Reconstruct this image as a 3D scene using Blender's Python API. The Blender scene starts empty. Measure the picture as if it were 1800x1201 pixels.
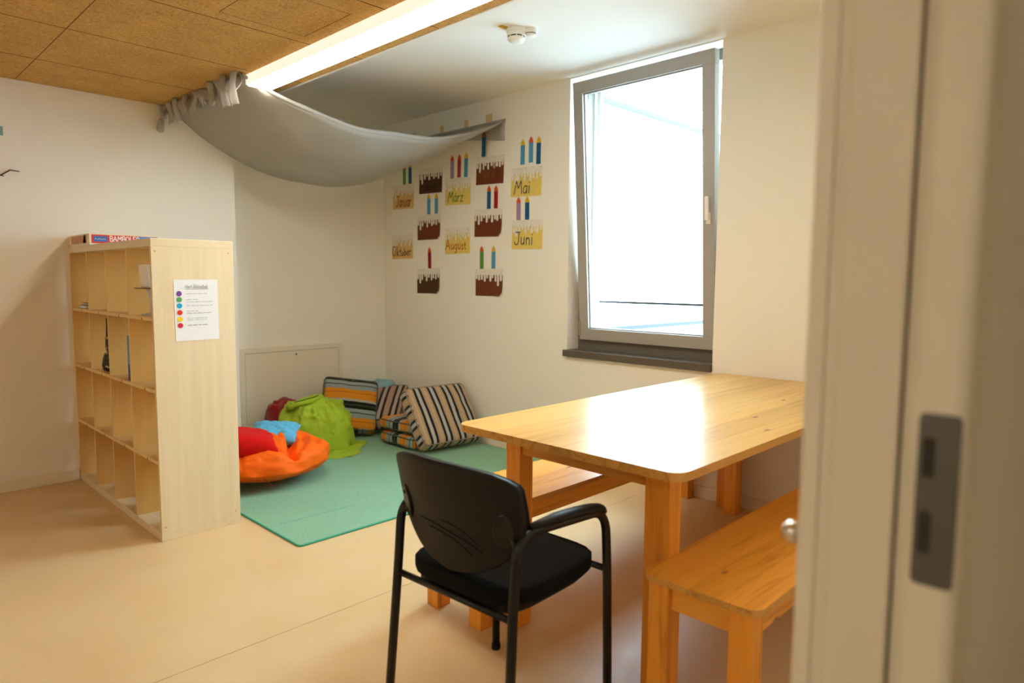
import bpy, bmesh, math, random
from mathutils import Vector, Matrix, noise

random.seed(7)
C = bpy.context.scene.collection
S = bpy.context.scene

# ------------------------------------------------------------------ camera
cam_d = bpy.data.cameras.new('camera')
cam = bpy.data.objects.new('camera', cam_d); C.objects.link(cam)
r_ = Vector((0.69919108, -0.71489825, 0.00723323))
u_ = Vector((0.05947536, 0.06824492, 0.99589423))
w_ = Vector((0.71245667, 0.69589016, -0.09023507))
M = Matrix.Identity(4)
for i in range(3):
    M[i][0] = r_[i]; M[i][1] = u_[i]; M[i][2] = -w_[i]
M[0][3], M[1][3], M[2][3] = 0.0, 0.0, 1.28496
cam.matrix_world = M
cam_d.sensor_width = 36.0
cam_d.lens = 1190.7194 / 1800 * 36
cam_d.clip_start = 0.02
cam_d.dof.use_dof = True
cam_d.dof.focus_distance = 3.0
cam_d.dof.aperture_fstop = 2.2
S.camera = cam

# ------------------------------------------------------------------ world, light, exposure
world = bpy.data.worlds.new('world'); S.world = world
world.use_nodes = True
bg = world.node_tree.nodes['Background']
bg.inputs[0].default_value = (0.62, 0.85, 1.0, 1)
bg.inputs[1].default_value = 8.0
portal_d = bpy.data.lights.new('window_portal', 'AREA')
portal_d.shape = 'RECTANGLE'; portal_d.size = 1.16; portal_d.size_y = 1.86
portal_d.cycles.is_portal = True
portal = bpy.data.objects.new('window_portal', portal_d); C.objects.link(portal)
portal.location = (3.99, 2.458, 1.72)
portal.rotation_euler = (0, math.radians(90), 0)      # -Z of the lamp points to -X (into the room)
portal.rotation_euler = Matrix(((0, 0, 1), (1, 0, 0), (0, 1, 0))).to_euler()
LAMP_STRENGTH = 10.0
LAMP_COLOR = (1.0, 0.94, 0.80)
vs = S.view_settings
S.display_settings.display_device = 'sRGB'
vs.view_transform = 'Standard'; vs.look = 'None'; vs.exposure = 1.46; vs.gamma = 1.0
vs.use_curve_mapping = False
S.cycles.max_bounces = 12; S.cycles.diffuse_bounces = 8; S.cycles.glossy_bounces = 4
S.cycles.transparent_max_bounces = 12
S.cycles.sample_clamp_indirect = 8.0
S.cycles.use_denoising = True

# ------------------------------------------------------------------ material helpers
def lin(h):
    h = h.lstrip('#')
    out = []
    for i in (0, 2, 4):
        c = int(h[i:i+2], 16) / 255
        out.append(c / 12.92 if c <= 0.04045 else ((c + 0.055) / 1.055) ** 2.4)
    return (out[0], out[1], out[2], 1)

class NT:
    def __init__(s, name):
        s.m = bpy.data.materials.new(name); s.m.use_nodes = True
        s.t = s.m.node_tree; s.b = s.t.nodes['Principled BSDF']
    def n(s, typ, **kw):
        nd = s.t.nodes.new(typ)
        for k, v in kw.items(): setattr(nd, k, v)
        return nd
    def l(s, a, b): s.t.links.new(a, b)
    def coords(s, scale=(1, 1, 1), kind='Object', loc=(0, 0, 0), rot=(0, 0, 0)):
        tc = s.n('ShaderNodeTexCoord'); mp = s.n('ShaderNodeMapping')
        mp.inputs['Scale'].default_value = scale; mp.inputs['Location'].default_value = loc
        mp.inputs['Rotation'].default_value = rot
        s.l(tc.outputs[kind], mp.inputs[0]); return mp.outputs[0]
    def noise(s, vec, scale, detail=4, rough=.55, dist=0):
        nd = s.n('ShaderNodeTexNoise'); nd.inputs['Scale'].default_value = scale
        nd.inputs['Detail'].default_value = detail; nd.inputs['Roughness'].default_value = rough
        nd.inputs['Distortion'].default_value = dist
        s.l(vec, nd.inputs['Vector']); return nd.outputs['Fac']
    def ramp(s, fac, stops, interp='LINEAR'):
        nd = s.n('ShaderNodeValToRGB'); cr = nd.color_ramp; cr.interpolation = interp
        while len(cr.elements) < len(stops): cr.elements.new(0.5)
        for e, (p, c) in zip(cr.elements, stops): e.position = p; e.color = c
        s.l(fac, nd.inputs[0]); return nd.outputs[0]
    def mix(s, a, b, fac, mode='MIX'):
        nd = s.n('ShaderNodeMix', data_type='RGBA', blend_type=mode)
        for sock, v in ((nd.inputs[0], fac), (nd.inputs[6], a), (nd.inputs[7], b)):
            if hasattr(v, 'is_linked') or hasattr(v, 'links'): s.l(v, sock)
            else: sock.default_value = v
        return nd.outputs[2]
    def math(s, op, a, b=None):
        nd = s.n('ShaderNodeMath', operation=op)
        for sock, v in zip(nd.inputs, (a, b)):
            if v is None: continue
            if isinstance(v, (int, float)): sock.default_value = v
            else: s.l(v, sock)
        return nd.outputs[0]
    def bump(s, h, strength=.2, dist=.01):
        nd = s.n('ShaderNodeBump'); nd.inputs['Strength'].default_value = strength
        nd.inputs['Distance'].default_value = dist
        s.l(h, nd.inputs['Height']); s.l(nd.outputs[0], s.b.inputs['Normal'])
    def col(s, c):
        if isinstance(c, tuple): s.b.inputs['Base Color'].default_value = c
        else: s.l(c, s.b.inputs['Base Color'])
    def set(s, **kw):
        for k, v in kw.items(): s.b.inputs[k].default_value = v

def plain(name, hexc, rough=.5, metal=0.0, spec=.5, var=.06, nscale=30, bump=0.0, sheen=0.0):
    t = NT(name); c = lin(hexc)
    v = t.coords()
    f = t.noise(v, nscale, 3)
    d = tuple(x * (1 - var) for x in c[:3]) + (1,); b = tuple(min(1, x * (1 + var)) for x in c[:3]) + (1,)
    t.col(t.ramp(f, [(.3, d), (.7, b)]))
    t.set(Roughness=rough, Metallic=metal); t.b.inputs['Specular IOR Level'].default_value = spec
    if sheen: t.b.inputs['Sheen Weight'].default_value = sheen
    if bump:
        t.bump(t.noise(v, nscale * 8, 2), bump, .002)
    return t.m

def wall_mat(name, hexc):
    t = NT(name); v = t.coords()
    f = t.noise(v, 2.5, 5, .6); c = lin(hexc)
    t.col(t.ramp(f, [(.25, tuple(x * .97 for x in c[:3]) + (1,)), (.75, c)]))
    t.set(Roughness=.75); t.b.inputs['Specular IOR Level'].default_value = .25
    t.bump(t.noise(v, 220, 3), .12, .001)
    return t.m

def wool_mat():
    t = NT('wood_wool'); v = t.coords()
    f1 = t.noise(v, 95, 6, .8, 1.2)
    c = t.ramp(f1, [(.30, lin('#8f6228')), (.44, lin('#cf9f58')), (.56, lin('#e4bd7c')), (.72, lin('#f0d09a'))])
    f2 = t.noise(v, 5, 3)
    c = t.mix(c, t.ramp(f2, [(.3, (.86, .84, .8, 1)), (.7, (1, 1, 1, 1))]), 1.0, 'MULTIPLY')
    t.col(c); t.set(Roughness=.95); t.b.inputs['Specular IOR Level'].default_value = .1
    t.bump(f1, .7, .006)
    return t.m

def floor_mat():
    t = NT('linoleum'); v = t.coords()
    f = t.noise(v, 3.0, 6, .65); f2 = t.noise(v, 260, 3)
    c = t.ramp(f, [(.3, lin('#d6b888')), (.55, lin('#dcc092')), (.8, lin('#e0c69b'))])
    c = t.mix(c, t.ramp(f2, [(.35, (.93, .92, .9, 1)), (.6, (1, 1, 1, 1))]), 1.0, 'MULTIPLY')
    t.col(c)
    rg = t.ramp(t.noise(v, 6, 4), [(.3, (.30,) * 3 + (1,)), (.7, (.42,) * 3 + (1,))])
    t.l(rg, t.b.inputs['Roughness'])
    t.b.inputs['Specular IOR Level'].default_value = .45
    t.bump(t.noise(v, 14, 3), .03, .002)
    return t.m

def birch_mat(name, base='#e3cfa5', axis=2):
    t = NT(name); sc = [22, 22, 22]; sc[axis] = 1.1
    v = t.coords(tuple(sc))
    f = t.noise(v, 1.4, 5, .6, .6)
    c = lin(base); d = tuple(x * y for x, y in zip(c[:3], (.93, .90, .84))) + (1,)
    t.col(t.ramp(f, [(.3, d), (.65, c)]))
    t.set(Roughness=.42); t.b.inputs['Specular IOR Level'].default_value = .4
    return t.m

def pine_mat(name, axis=0, dark='#b36a16', light='#dd9a3c', knots=True, rough=.3, stave=.095, coat=.12, spec=.4):
    """varnished pine: long grain, glued staves of slightly different tone, scattered knots"""
    t = NT(name)
    sc = [26, 26, 26]; sc[axis] = 1.3
    v = t.coords(tuple(sc), loc=(3.1, 1.7, .4))
    f = t.noise(v, 1.0, 6, .65, 1.2)
    c = t.ramp(f, [(.28, lin(dark)), (.5, lin(light)), (.75, lin(light))])
    cross = [1, 0, 0][axis]
    tc = t.n('ShaderNodeTexCoord'); sp = t.n('ShaderNodeSeparateXYZ'); t.l(tc.outputs['Object'], sp.inputs[0])
    idx = t.math('FLOOR', t.math('DIVIDE', sp.outputs[cross], stave))
    wn = t.n('ShaderNodeTexWhiteNoise', noise_dimensions='1D'); t.l(idx, wn.inputs['W'])
    c = t.mix(c, t.ramp(wn.outputs['Value'], [(0, (.84, .80, .74, 1)), (1, (1, 1, 1, 1))]), 1.0, 'MULTIPLY')
    if knots:
        ks = [9, 9, 9]; ks[axis] = 4.2
        kv = t.coords(tuple(ks), loc=(.3, .8, .2))
        vo = t.n('ShaderNodeTexVoronoi', feature='F1'); vo.inputs['Scale'].default_value = 1.0
        t.l(kv, vo.inputs['Vector'])
        sel = t.n('ShaderNodeSeparateColor'); t.l(vo.outputs['Color'], sel.inputs[0])
        dd = t.math('ADD', vo.outputs['Distance'], t.math('MULTIPLY', t.math('GREATER_THAN', sel.outputs[0], .38), 1.0))
        kf = t.ramp(dd, [(.035, (1, 1, 1, 1)), (.10, (0, 0, 0, 1))])
        c = t.mix(c, lin('#5e2c08'), t.math('MULTIPLY', kf, .85))
    t.col(c); t.set(Roughness=rough)
    t.b.inputs['Specular IOR Level'].default_value = spec
    t.b.inputs['Coat Weight'].default_value = coat; t.b.inputs['Coat Roughness'].default_value = .12
    return t.m

def stripe_mat(name, bands, rough=.9):
    """woven stripes along the first UV coordinate (metres); bands = [(width_m, hex)...] repeating"""
    t = NT(name); tot = sum(b[0] for b in bands)
    uv = t.n('ShaderNodeTexCoord'); sp = t.n('ShaderNodeSeparateXYZ'); t.l(uv.outputs['UV'], sp.inputs[0])
    wob = t.noise(t.coords(), 14, 2)
    u = t.math('ADD', sp.outputs[0], t.math('MULTIPLY', t.math('SUBTRACT', wob, .5), .006))
    fr = t.math('FRACT', t.math('DIVIDE', u, tot))
    stops = []; a = 0
    for w, h in bands: stops.append((a / tot, lin(h))); a += w
    c = t.ramp(fr, stops, 'CONSTANT')
    weave = t.noise(t.coords(), 420, 2)
    c = t.mix(c, t.ramp(weave, [(.3, (.78,) * 3 + (1,)), (.65, (1, 1, 1, 1))]), 1.0, 'MULTIPLY')
    t.col(c); t.set(Roughness=rough); t.b.inputs['Specular IOR Level'].default_value = .2
    t.b.inputs['Sheen Weight'].default_value = .15
    t.bump(t.noise(t.coords(), 600, 2), .25, .001)
    return t.m

def cloth_mat(name, hexc, rough=.85, trans=0.0, wr=.35, wscale=9, sheen=.2):
    t = NT(name); v = t.coords(); c = lin(hexc)
    f = t.noise(v, 5, 4)
    t.col(t.ramp(f, [(.3, tuple(x * .9 for x in c[:3]) + (1,)), (.7, c)]))
    t.set(Roughness=rough); t.b.inputs['Specular IOR Level'].default_value = .2
    t.b.inputs['Sheen Weight'].default_value = sheen
    h = t.math('ADD', t.noise(v, wscale, 4, .6, .8), t.math('MULTIPLY', t.noise(v, 500, 2), .05))
    t.bump(h, wr, .02)
    if trans:
        out = t.t.nodes['Material Output']; tr = t.n('ShaderNodeBsdfTranslucent'); tr.inputs[0].default_value = c
        mx = t.n('ShaderNodeMixShader'); mx.inputs[0].default_value = trans
        t.l(t.b.outputs[0], mx.inputs[1]); t.l(tr.outputs[0], mx.inputs[2]); t.l(mx.outputs[0], out.inputs[0])
    return t.m

def emit_mat(name, col, strength):
    t = NT(name); t.col((.8, .8, .8, 1))
    t.b.inputs['Emission Color'].default_value = col + (1,); t.b.inputs['Emission Strength'].default_value = strength
    return t.m

def glass_mat():
    t = NT('window_glass'); out = t.t.nodes['Material Output']
    tr = t.n('ShaderNodeBsdfTransparent'); gl = t.n('ShaderNodeBsdfGlossy'); gl.inputs['Roughness'].default_value = .02
    tr.inputs[0].default_value = (.97, .985, .99, 1)
    lw = t.n('ShaderNodeLayerWeight'); lw.inputs[0].default_value = .12
    mx = t.n('ShaderNodeMixShader'); t.l(lw.outputs['Fresnel'], mx.inputs[0])
    t.l(tr.outputs[0], mx.inputs[1]); t.l(gl.outputs[0], mx.inputs[2]); t.l(mx.outputs[0], out.inputs[0])
    return t.m

MT = {}
MT['wall'] = wall_mat('wall_paint', '#f0ebdf')
MT['ceil'] = wall_mat('ceiling_paint', '#f2efe8')
MT['wool'] = wool_mat()
MT['floor'] = floor_mat()
MT['dark'] = plain('dark_gap', '#2a2018', .9)
MT['base'] = wall_mat('baseboard_paint', '#e9e0cc')
MT['frame'] = plain('door_frame_lacquer', '#e6dfcd', .38, var=.02, nscale=6)
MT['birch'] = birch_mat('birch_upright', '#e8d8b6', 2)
MT['birch_shade'] = birch_mat('birch_divider_shaded', '#dcae64', 2)  # honey tone paints the compartment shade into the birch
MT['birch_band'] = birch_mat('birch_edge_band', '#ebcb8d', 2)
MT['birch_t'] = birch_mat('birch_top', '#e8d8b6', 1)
MT['birch_h_shade'] = birch_mat('birch_lying_shaded', '#dfba7a', 1)  # inner boards: compartment shade mixed into the base colour
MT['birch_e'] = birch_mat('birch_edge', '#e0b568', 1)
MT['pine_top'] = pine_mat('pine_table_top', 0, '#d19a49', '#e6bd74', True, .29, .12, 0.0, .15)
MT['pine_x'] = pine_mat('pine_along', 0, '#cc801c', '#f0a840', True, .36)
MT['pine_y'] = pine_mat('pine_across', 1, '#cc801c', '#f0a840', True, .36)
MT['pine_z'] = pine_mat('pine_leg', 2, '#d07e18', '#f4a436', True, .38)
MT['ply'] = pine_mat('pine_cut_edge', 0, '#a8701f', '#d8a04a', False, .5)
MT['black_plastic'] = plain('black_plastic', '#0d0c09', .5, var=.04, spec=.28)
MT['black_cloth'] = plain('black_upholstery', '#0a0907', .95, spec=.2, nscale=200, var=.2, bump=.3)
MT['black_tube'] = plain('black_lacquered_tube', '#0d0c0a', .36, spec=.35, var=.02)
MT['alu'] = plain('window_frame_metal', '#aca8a2', .4, metal=.25, var=.03)
MT['alu_d'] = plain('window_frame_dark', '#6e695f', .45, metal=.2, var=.03)
MT['sill'] = plain('window_sill_dark', '#5d5449', .4, var=.04)
MT['white_pl'] = plain('white_plastic', '#eeeae0', .4, var=.02)
MT['white_ext'] = plain('outdoor_white_render', '#f2f3f2', .8, var=.02, nscale=3)
MT['grey_ext'] = plain('outdoor_grey_metal', '#2b2d2e', .6, var=.04)
MT['deck_ext'] = plain('outdoor_roof_gravel', '#aab0b4', .9, var=.12, nscale=90)
MT['glass'] = glass_mat()
MT['mat_green'] = NT('green_carpet').m
def _carpet():
    t = NT('green_carpet_pile'); v = t.coords()
    f = t.noise(v, 300, 3, .7); g = t.noise(v, 3, 3)
    c = t.ramp(f, [(.3, lin('#5f9374')), (.6, lin('#8dbd9c')), (.8, lin('#a5cfae'))])
    c = t.mix(c, t.ramp(g, [(.3, (.93, .93, .93, 1)), (.7, (1, 1, 1, 1))]), 1.0, 'MULTIPLY')
    t.col(c); t.set(Roughness=1.0); t.b.inputs['Specular IOR Level'].default_value = .05
    t.b.inputs['Sheen Weight'].default_value = .2
    t.bump(f, .35, .002); return t.m
MT['mat_green'] = _carpet()
MT['mat_edge'] = plain('green_carpet_binding', '#3f9d83', .9)
MT['orange'] = cloth_mat('orange_nylon', '#ff6a06', .6, wr=.3, wscale=7, sheen=0)
MT['red'] = cloth_mat('red_fleece', '#cf1008', .95, wr=.3, wscale=20, sheen=.05)
MT['dred'] = cloth_mat('dark_red_nylon', '#8f1410', .7)
MT['sky_cloth'] = cloth_mat('sky_blue_cotton', '#5cb9e2', .85, wr=.5, wscale=25)
MT['pale_blue'] = cloth_mat('pale_blue_cloth', '#8fb6c0', .85, wr=.4, wscale=15)
MT['lime'] = cloth_mat('lime_nylon', '#a9c531', .65, wr=.55, wscale=8, sheen=.05)
MT['lime_d'] = plain('dark_green_seam', '#3d4a16', .8)
MT['canopy'] = cloth_mat('grey_canopy_cloth', '#d6d2cc', .9, trans=.5, wr=.4, wscale=7, sheen=.1)
MT['tape'] = plain('masking_tape', '#d9b983', .8, var=.03)
MT['paper'] = plain('white_paper', '#eef0f4', .8, var=.01)
MT['chrome'] = plain('brushed_metal', '#cfc8bb', .22, metal=1.0, var=.02)
MT['strike'] = plain('strike_plate_steel', '#6c6a66', .38, metal=.75, var=.08, nscale=12)
MT['pocket'] = plain('strike_pocket', '#2c2b24', .7)
MT['rubber'] = plain('door_seal_rubber', '#6f624a', .7)
MT['lamp_body'] = emit_mat('lamp_housing', LAMP_COLOR, .28)
MT['lamp_glow'] = emit_mat('lamp_diffuser', LAMP_COLOR, LAMP_STRENGTH)
MT['stripeA'] = stripe_mat('beige_navy_stripe', [(.024, '#b79c7c'), (.012, '#c8ab86'), (.020, '#b79c7c'), (.021, '#14161c'), (.026, '#b9b4ac'), (.021, '#141a2a')])
MT['stripeB'] = stripe_mat('brown_beige_stripe', [(.045, '#b08c74'), (.021, '#211b17'), (.027, '#b3a295'), (.021, '#1d1916')])
MT['stripeC'] = stripe_mat('orange_green_stripe', [(.055, '#d98a1c'), (.006, '#b3541c'), (.03, '#d98a1c'), (.035, '#8f9c99'), (.008, '#22261f'), (.03, '#9aa39d'), (.028, '#171a13'), (.008, '#41572e'), (.028, '#171a13'), (.02, '#a7aea4')])

# ------------------------------------------------------------------ mesh helpers
def tag(o, label=None, cat=None, group=None, kind=None):
    if label: o['label'] = label
    if cat: o['category'] = cat
    if group: o['group'] = group
    if kind: o['kind'] = kind
    return o

def thing(name, label, cat, loc=(0, 0, 0), rot=(0, 0, 0), group=None):
    o = bpy.data.objects.new(name, None); C.objects.link(o)
    o.empty_display_size = .05
    o.location = loc; o.rotation_euler = rot
    return tag(o, label, cat, group)

def obj(name, bm, mat, parent=None, loc=(0, 0, 0), rot=(0, 0, 0), smooth=False, kind=None):
    me = bpy.data.meshes.new(name)
    bmesh.ops.recalc_face_normals(bm, faces=bm.faces)
    bm.to_mesh(me); bm.free()
    if mat: me.materials.append(MT[mat] if isinstance(mat, str) else mat)
    if smooth:
        for p in me.polygons: p.use_smooth = True
    o = bpy.data.objects.new(name, me); C.objects.link(o)
    o.location = loc; o.rotation_euler = rot
    if parent: o.parent = parent
    if kind: o['kind'] = kind
    return o

def inst(o, parent=None, loc=None, rot=None):
    c = o.copy(); C.objects.link(c)
    if parent: c.parent = parent
    if loc is not None: c.location = loc
    if rot is not None: c.rotation_euler = rot
    return c

def box(bm, x0, x1, y0, y1, z0, z1):
    vs_ = [bm.verts.new((x, y, z)) for x in (x0, x1) for y in (y0, y1) for z in (z0, z1)]
    for f in ((0, 1, 3, 2), (4, 6, 7, 5), (0, 4, 5, 1), (2, 3, 7, 6), (0, 2, 6, 4), (1, 5, 7, 3)):
        bm.faces.new([vs_[i] for i in f])
    return vs_

def bbox(x0, x1, y0, y1, z0, z1, bev=0.0, seg=2):
    bm = bmesh.new(); box(bm, x0, x1, y0, y1, z0, z1)
    if bev: bmesh.ops.bevel(bm, geom=bm.edges[:], offset=bev, segments=seg, profile=.7, affect='EDGES')
    return bm

def rounded_path(pts, r, n=6):
    pts = [Vector(p) for p in pts]; out = [pts[0]]
    for i in range(1, len(pts) - 1):
        a, b, c = pts[i-1], pts[i], pts[i+1]
        ra = min(r, (a - b).length * .49); rc = min(r, (c - b).length * .49)
        p = b + (a - b).normalized() * ra; q = b + (c - b).normalized() * rc
        for k in range(n + 1):
            t = k / n; out.append(p * (1 - t) ** 2 + b * 2 * t * (1 - t) + q * t * t)
    out.append(pts[-1]); return out

def tube(bm, path, r, seg=10, caps=True, flat=(1, 1)):
    path = [Vector(p) for p in path]; rings = []
    up = Vector((0, 0, 1)); prev = None
    for i, p in enumerate(path):
        d = (path[min(i+1, len(path)-1)] - path[max(i-1, 0)]).normalized()
        if prev is None:
            ref = up if abs(d.z) < .9 else Vector((1, 0, 0))
            nx = d.cross(ref).normalized()
        else:
            nx = (prev - d * prev.dot(d)).normalized()
        prev = nx; ny = d.cross(nx)
        rr = r[i] if isinstance(r, (list, tuple)) else r
        rings.append([bm.verts.new(p + nx * math.cos(2*math.pi*k/seg) * rr * flat[0] + ny * math.sin(2*math.pi*k/seg) * rr * flat[1]) for k in range(seg)])
    for a, b in zip(rings, rings[1:]):
        for k in range(seg): bm.faces.new((a[k], a[(k+1) % seg], b[(k+1) % seg], b[k]))
    if caps:
        bm.faces.new(rings[0][::-1]); bm.faces.new(rings[-1])

def tube_bm(path, r, seg=10, **k):
    bm = bmesh.new(); tube(bm, path, r, seg, **k); return bm

def lathe(prof, seg=24, axis='z'):
    bm = bmesh.new(); rings = []
    for r, z in prof:
        rings.append([bm.verts.new((max(r, 1e-4) * math.cos(2*math.pi*k/seg), max(r, 1e-4) * math.sin(2*math.pi*k/seg), z)) for k in range(seg)])
    for a, b in zip(rings, rings[1:]):
        for k in range(seg): bm.faces.new((a[k], a[(k+1) % seg], b[(k+1) % seg], b[k]))
    bm.faces.new(rings[0][::-1]); bm.faces.new(rings[-1])
    return bm

def prism(outline, z0, z1, bev=0.0):
    """outline in xy, extruded along z"""
    bm = bmesh.new()
    lo = [bm.verts.new((x, y, z0)) for x, y in outline]; hi = [bm.verts.new((x, y, z1)) for x, y in outline]
    n = len(outline)
    bm.faces.new(lo[::-1]); bm.faces.new(hi)
    for i in range(n): bm.faces.new((lo[i], lo[(i+1) % n], hi[(i+1) % n], hi[i]))
    if bev:
        es = [e for e in bm.edges if abs(e.verts[0].co.z - e.verts[1].co.z) < 1e-6]
        bmesh.ops.bevel(bm, geom=es, offset=bev, segments=2, profile=.7, affect='EDGES')
    return bm

def round_rect(x0, x1, y0, y1, r, n=6):
    out = []
    for cx, cy, a0 in ((x1-r, y1-r, 0), (x0+r, y1-r, 90), (x0+r, y0+r, 180), (x1-r, y0+r, 270)):
        for k in range(n + 1):
            a = math.radians(a0 + 90 * k / n); out.append((cx + r * math.cos(a), cy + r * math.sin(a)))
    return out

def struct(name, bm, mat, label=None, parent=None):
    o = obj(name, bm, mat, parent)
    if not parent: o['kind'] = 'structure'
    if label: o['label'] = label
    return o

# ------------------------------------------------------------------ room dimensions
XW = 3.626          # window wall
YB = 4.92           # back wall
YN = 5.17           # niche back wall
XN = 2.152          # niche side
ZP = 2.641          # plaster ceiling
ZA = 2.427          # acoustic ceiling
XA = 2.06           # right edge of the acoustic ceiling
XL = -2.6           # left wall
YF = 0.30           # room side of the door wall

# ------------------------------------------------------------------ structure
fl = struct('floor', bbox(XL - .2, XW + .2, -2.0, YN + .2, -.1, -.004), 'dark', 'ochre linoleum floor laid in wide sheets')
seams = [-1.9, .24, 2.24, 4.19, YN + .02]
for a, b in zip(seams, seams[1:]):
    for x0, x1 in ((XL, XW),):
        obj('floor_sheet', bbox(x0, x1, a + .0012, b - .0012, -.004, 0), 'floor', fl)

struct('wall_back', bbox(XL, XN, YB, YN + .15, 0, ZP), 'wall', 'cream painted back wall')
struct('wall_niche', bbox(XN, XW, YN, YN + .15, 0, ZP), 'wall', 'recessed cream wall of the reading corner')
bm = bmesh.new()
WY0, WY1, WZ0, WZ1 = 1.907, 3.009, .80, 2.635
box(bm, XW, XW + .34, YF - .3, WY0, 0, ZP); box(bm, XW, XW + .34, WY1, YN + .15, 0, ZP)
box(bm, XW, XW + .34, WY0, WY1, 0, WZ0 - .045); box(bm, XW, XW + .34, WY0, WY1, WZ1, ZP + .1)
struct('wall_right', bm, 'wall', 'cream wall with the window and the birthday cards')
struct('wall_left', bbox(XL - .12, XL, YF, YB, 0, ZP), 'wall')
bm = bmesh.new()
box(bm, .80, XW, .15, YF, 0, ZP); box(bm, XL, -.15, .15, YF, 0, ZP); box(bm, -.15, .80, .15, YF, 2.12, ZP)
struct('wall_front', bm, 'wall', 'wall around the doorway')
bm = bmesh.new()
box(bm, XL, XW, -2.0, -1.9, 0, 2.5); box(bm, XL - .1, XL, -1.9, .15, 0, 2.5); box(bm, XW - .9, XW - .8, -1.9, .15, 0, 2.5)
struct('wall_corridor', bm, 'wall', 'corridor walls behind the doorway')

ce = struct('ceiling', bbox(XL, XW + .34, .15, YN + .15, ZP, ZP + .1), 'ceil', 'white plaster ceiling')
bm = bmesh.new(); box(bm, XL, XW, -2.0, .15, 2.5, 2.6); obj('corridor_soffit', bm, 'ceil', ce)
obj('bulkhead', bbox(XA, XA + .012, YF, YB, ZA - .002, ZP), 'ceil', ce)
obj('panel_backing', bbox(XL, XA, YF, YB, ZA + .024, ZA + .03), 'dark', ce)
MT['wool_joint_shade'] = plain('wood_wool_joint_shade', '#5f3f1a', .95)  # shadow of the panel joints, painted on the side faces
def dark_edges(o):
    o.data.materials.append(MT['wool_joint_shade'])
    for p in o.data.polygons:
        if abs(p.normal.z) < .5: p.material_index = 1
    return o
ys = [YF, .60, 1.229, 1.858, 2.487, 3.116, 3.745, 4.374, YB]
xs_ = [XL, -1.625, -.375, .875, XA]
for xa, xb in zip(xs_, xs_[1:]):
    for ya, yb in zip(ys, ys[1:]):
        g = .003
        if xa == .875 and abs(ya - 2.487) < .01:
            hx0, hx1, hy0, hy1 = 1.284, 1.684, 2.64, 3.03     # inspection flap cut into this panel
            bm = bmesh.new()
            box(bm, xa+g, hx0-.003, ya+g, yb-g, ZA, ZA+.024); box(bm, hx1+.003, xb-g, ya+g, yb-g, ZA, ZA+.024)
            box(bm, hx0-.003, hx1+.003, ya+g, hy0-.003, ZA, ZA+.024); box(bm, hx0-.003, hx1+.003, hy1+.003, yb-g, ZA, ZA+.024)
            dark_edges(obj('acoustic_panel', bm, 'wool', ce))
            dark_edges(obj('inspection_flap', bbox(hx0, hx1, hy0, hy1, ZA, ZA+.024), 'wool', ce))
        else:
            dark_edges(obj('acoustic_panel', bbox(xa+.0016, xb-.0016, ya+g, yb-g, ZA, ZA+.024), 'wool', ce))

bh = .07
struct('baseboard_back', bbox(XL, 1.1, YB - .014, YB, 0, bh, .003, 1), 'base', 'painted skirting along the back wall')
bm = bmesh.new(); box(bm, XW - .014, XW, YF, YN - .014, 0, bh); struct('baseboard_right', bm, 'base', 'painted skirting below the window wall')
struct('baseboard_niche', bbox(XN, XW - .014, YN - .014, YN, 0, bh, .003, 1), 'base', 'painted skirting in the reading corner')

# ------------------------------------------------------------------ door frame in the foreground
dr = bpy.data.objects.new('door_1', None); C.objects.link(dr); dr.location = (.785, .138, 0)
tag(dr, 'pale lacquered door frame with dark strike plate in the foreground', None, None, 'structure')
def jamb(outline, mat, name, z0=0, z1=2.1, bev=0):
    return obj(name, prism(outline, z0, z1), mat, dr)
# local: x to the right (into the wall), y away from the camera
ro = []
for k in range(7):                                   # rounded corridor edge
    a = math.radians(180 + 90 * k / 6); ro.append((.014 + .014 * math.cos(a), .014 + .014 * math.sin(a)))
jamb(ro + [(.075, 0), (.075, .012), (.03, .012), (.03, .0615), (.010, .0615), (.0085, .058), (.006, .053), (.003, .048), (.001, .044), (0, .040)], 'frame', 'rebate_profile')
jamb([(.0095, .0585), (.012, .0585), (.012, .0617), (.0075, .0617)], 'rubber', 'door_seal')
jamb([(-.001, .0622), (.03, .0622), (.03, .126), (.001, .126), (-.001, .124)], 'frame', 'reveal_profile')
jamb([(.0035, .1262), (.03, .1262), (.03, .139), (.0025, .139)], 'frame', 'reveal_bead')
jamb([(.004, .1392), (.03, .1392), (.03, .1395), (.004, .1395)], 'rubber', 'joint')
ro2 = [(0.0, .1397), (.0, .155)] + [(.006 - .006 * math.cos(math.radians(15 * k)), .155 + .006 * math.sin(math.radians(15 * k))) for k in range(1, 7)] + [(.03, .161), (.03, .1397)]
jamb(ro2, 'frame', 'room_side_casing')
obj('head_profile', bbox(-.935, .03, 0, .161, 2.1, 2.17), 'frame', dr)
jamb([(-.935 - .03, 0), (-.935, 0), (-.935, .161), (-.935 - .03, .161)], 'frame', 'hinge_side_profile')
sp = obj('strike_plate', prism(round_rect(.0035, .0415, .973, 1.153, .006), -.0012, .0006), 'strike', dr, rot=(0, 0, 0))
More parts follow.
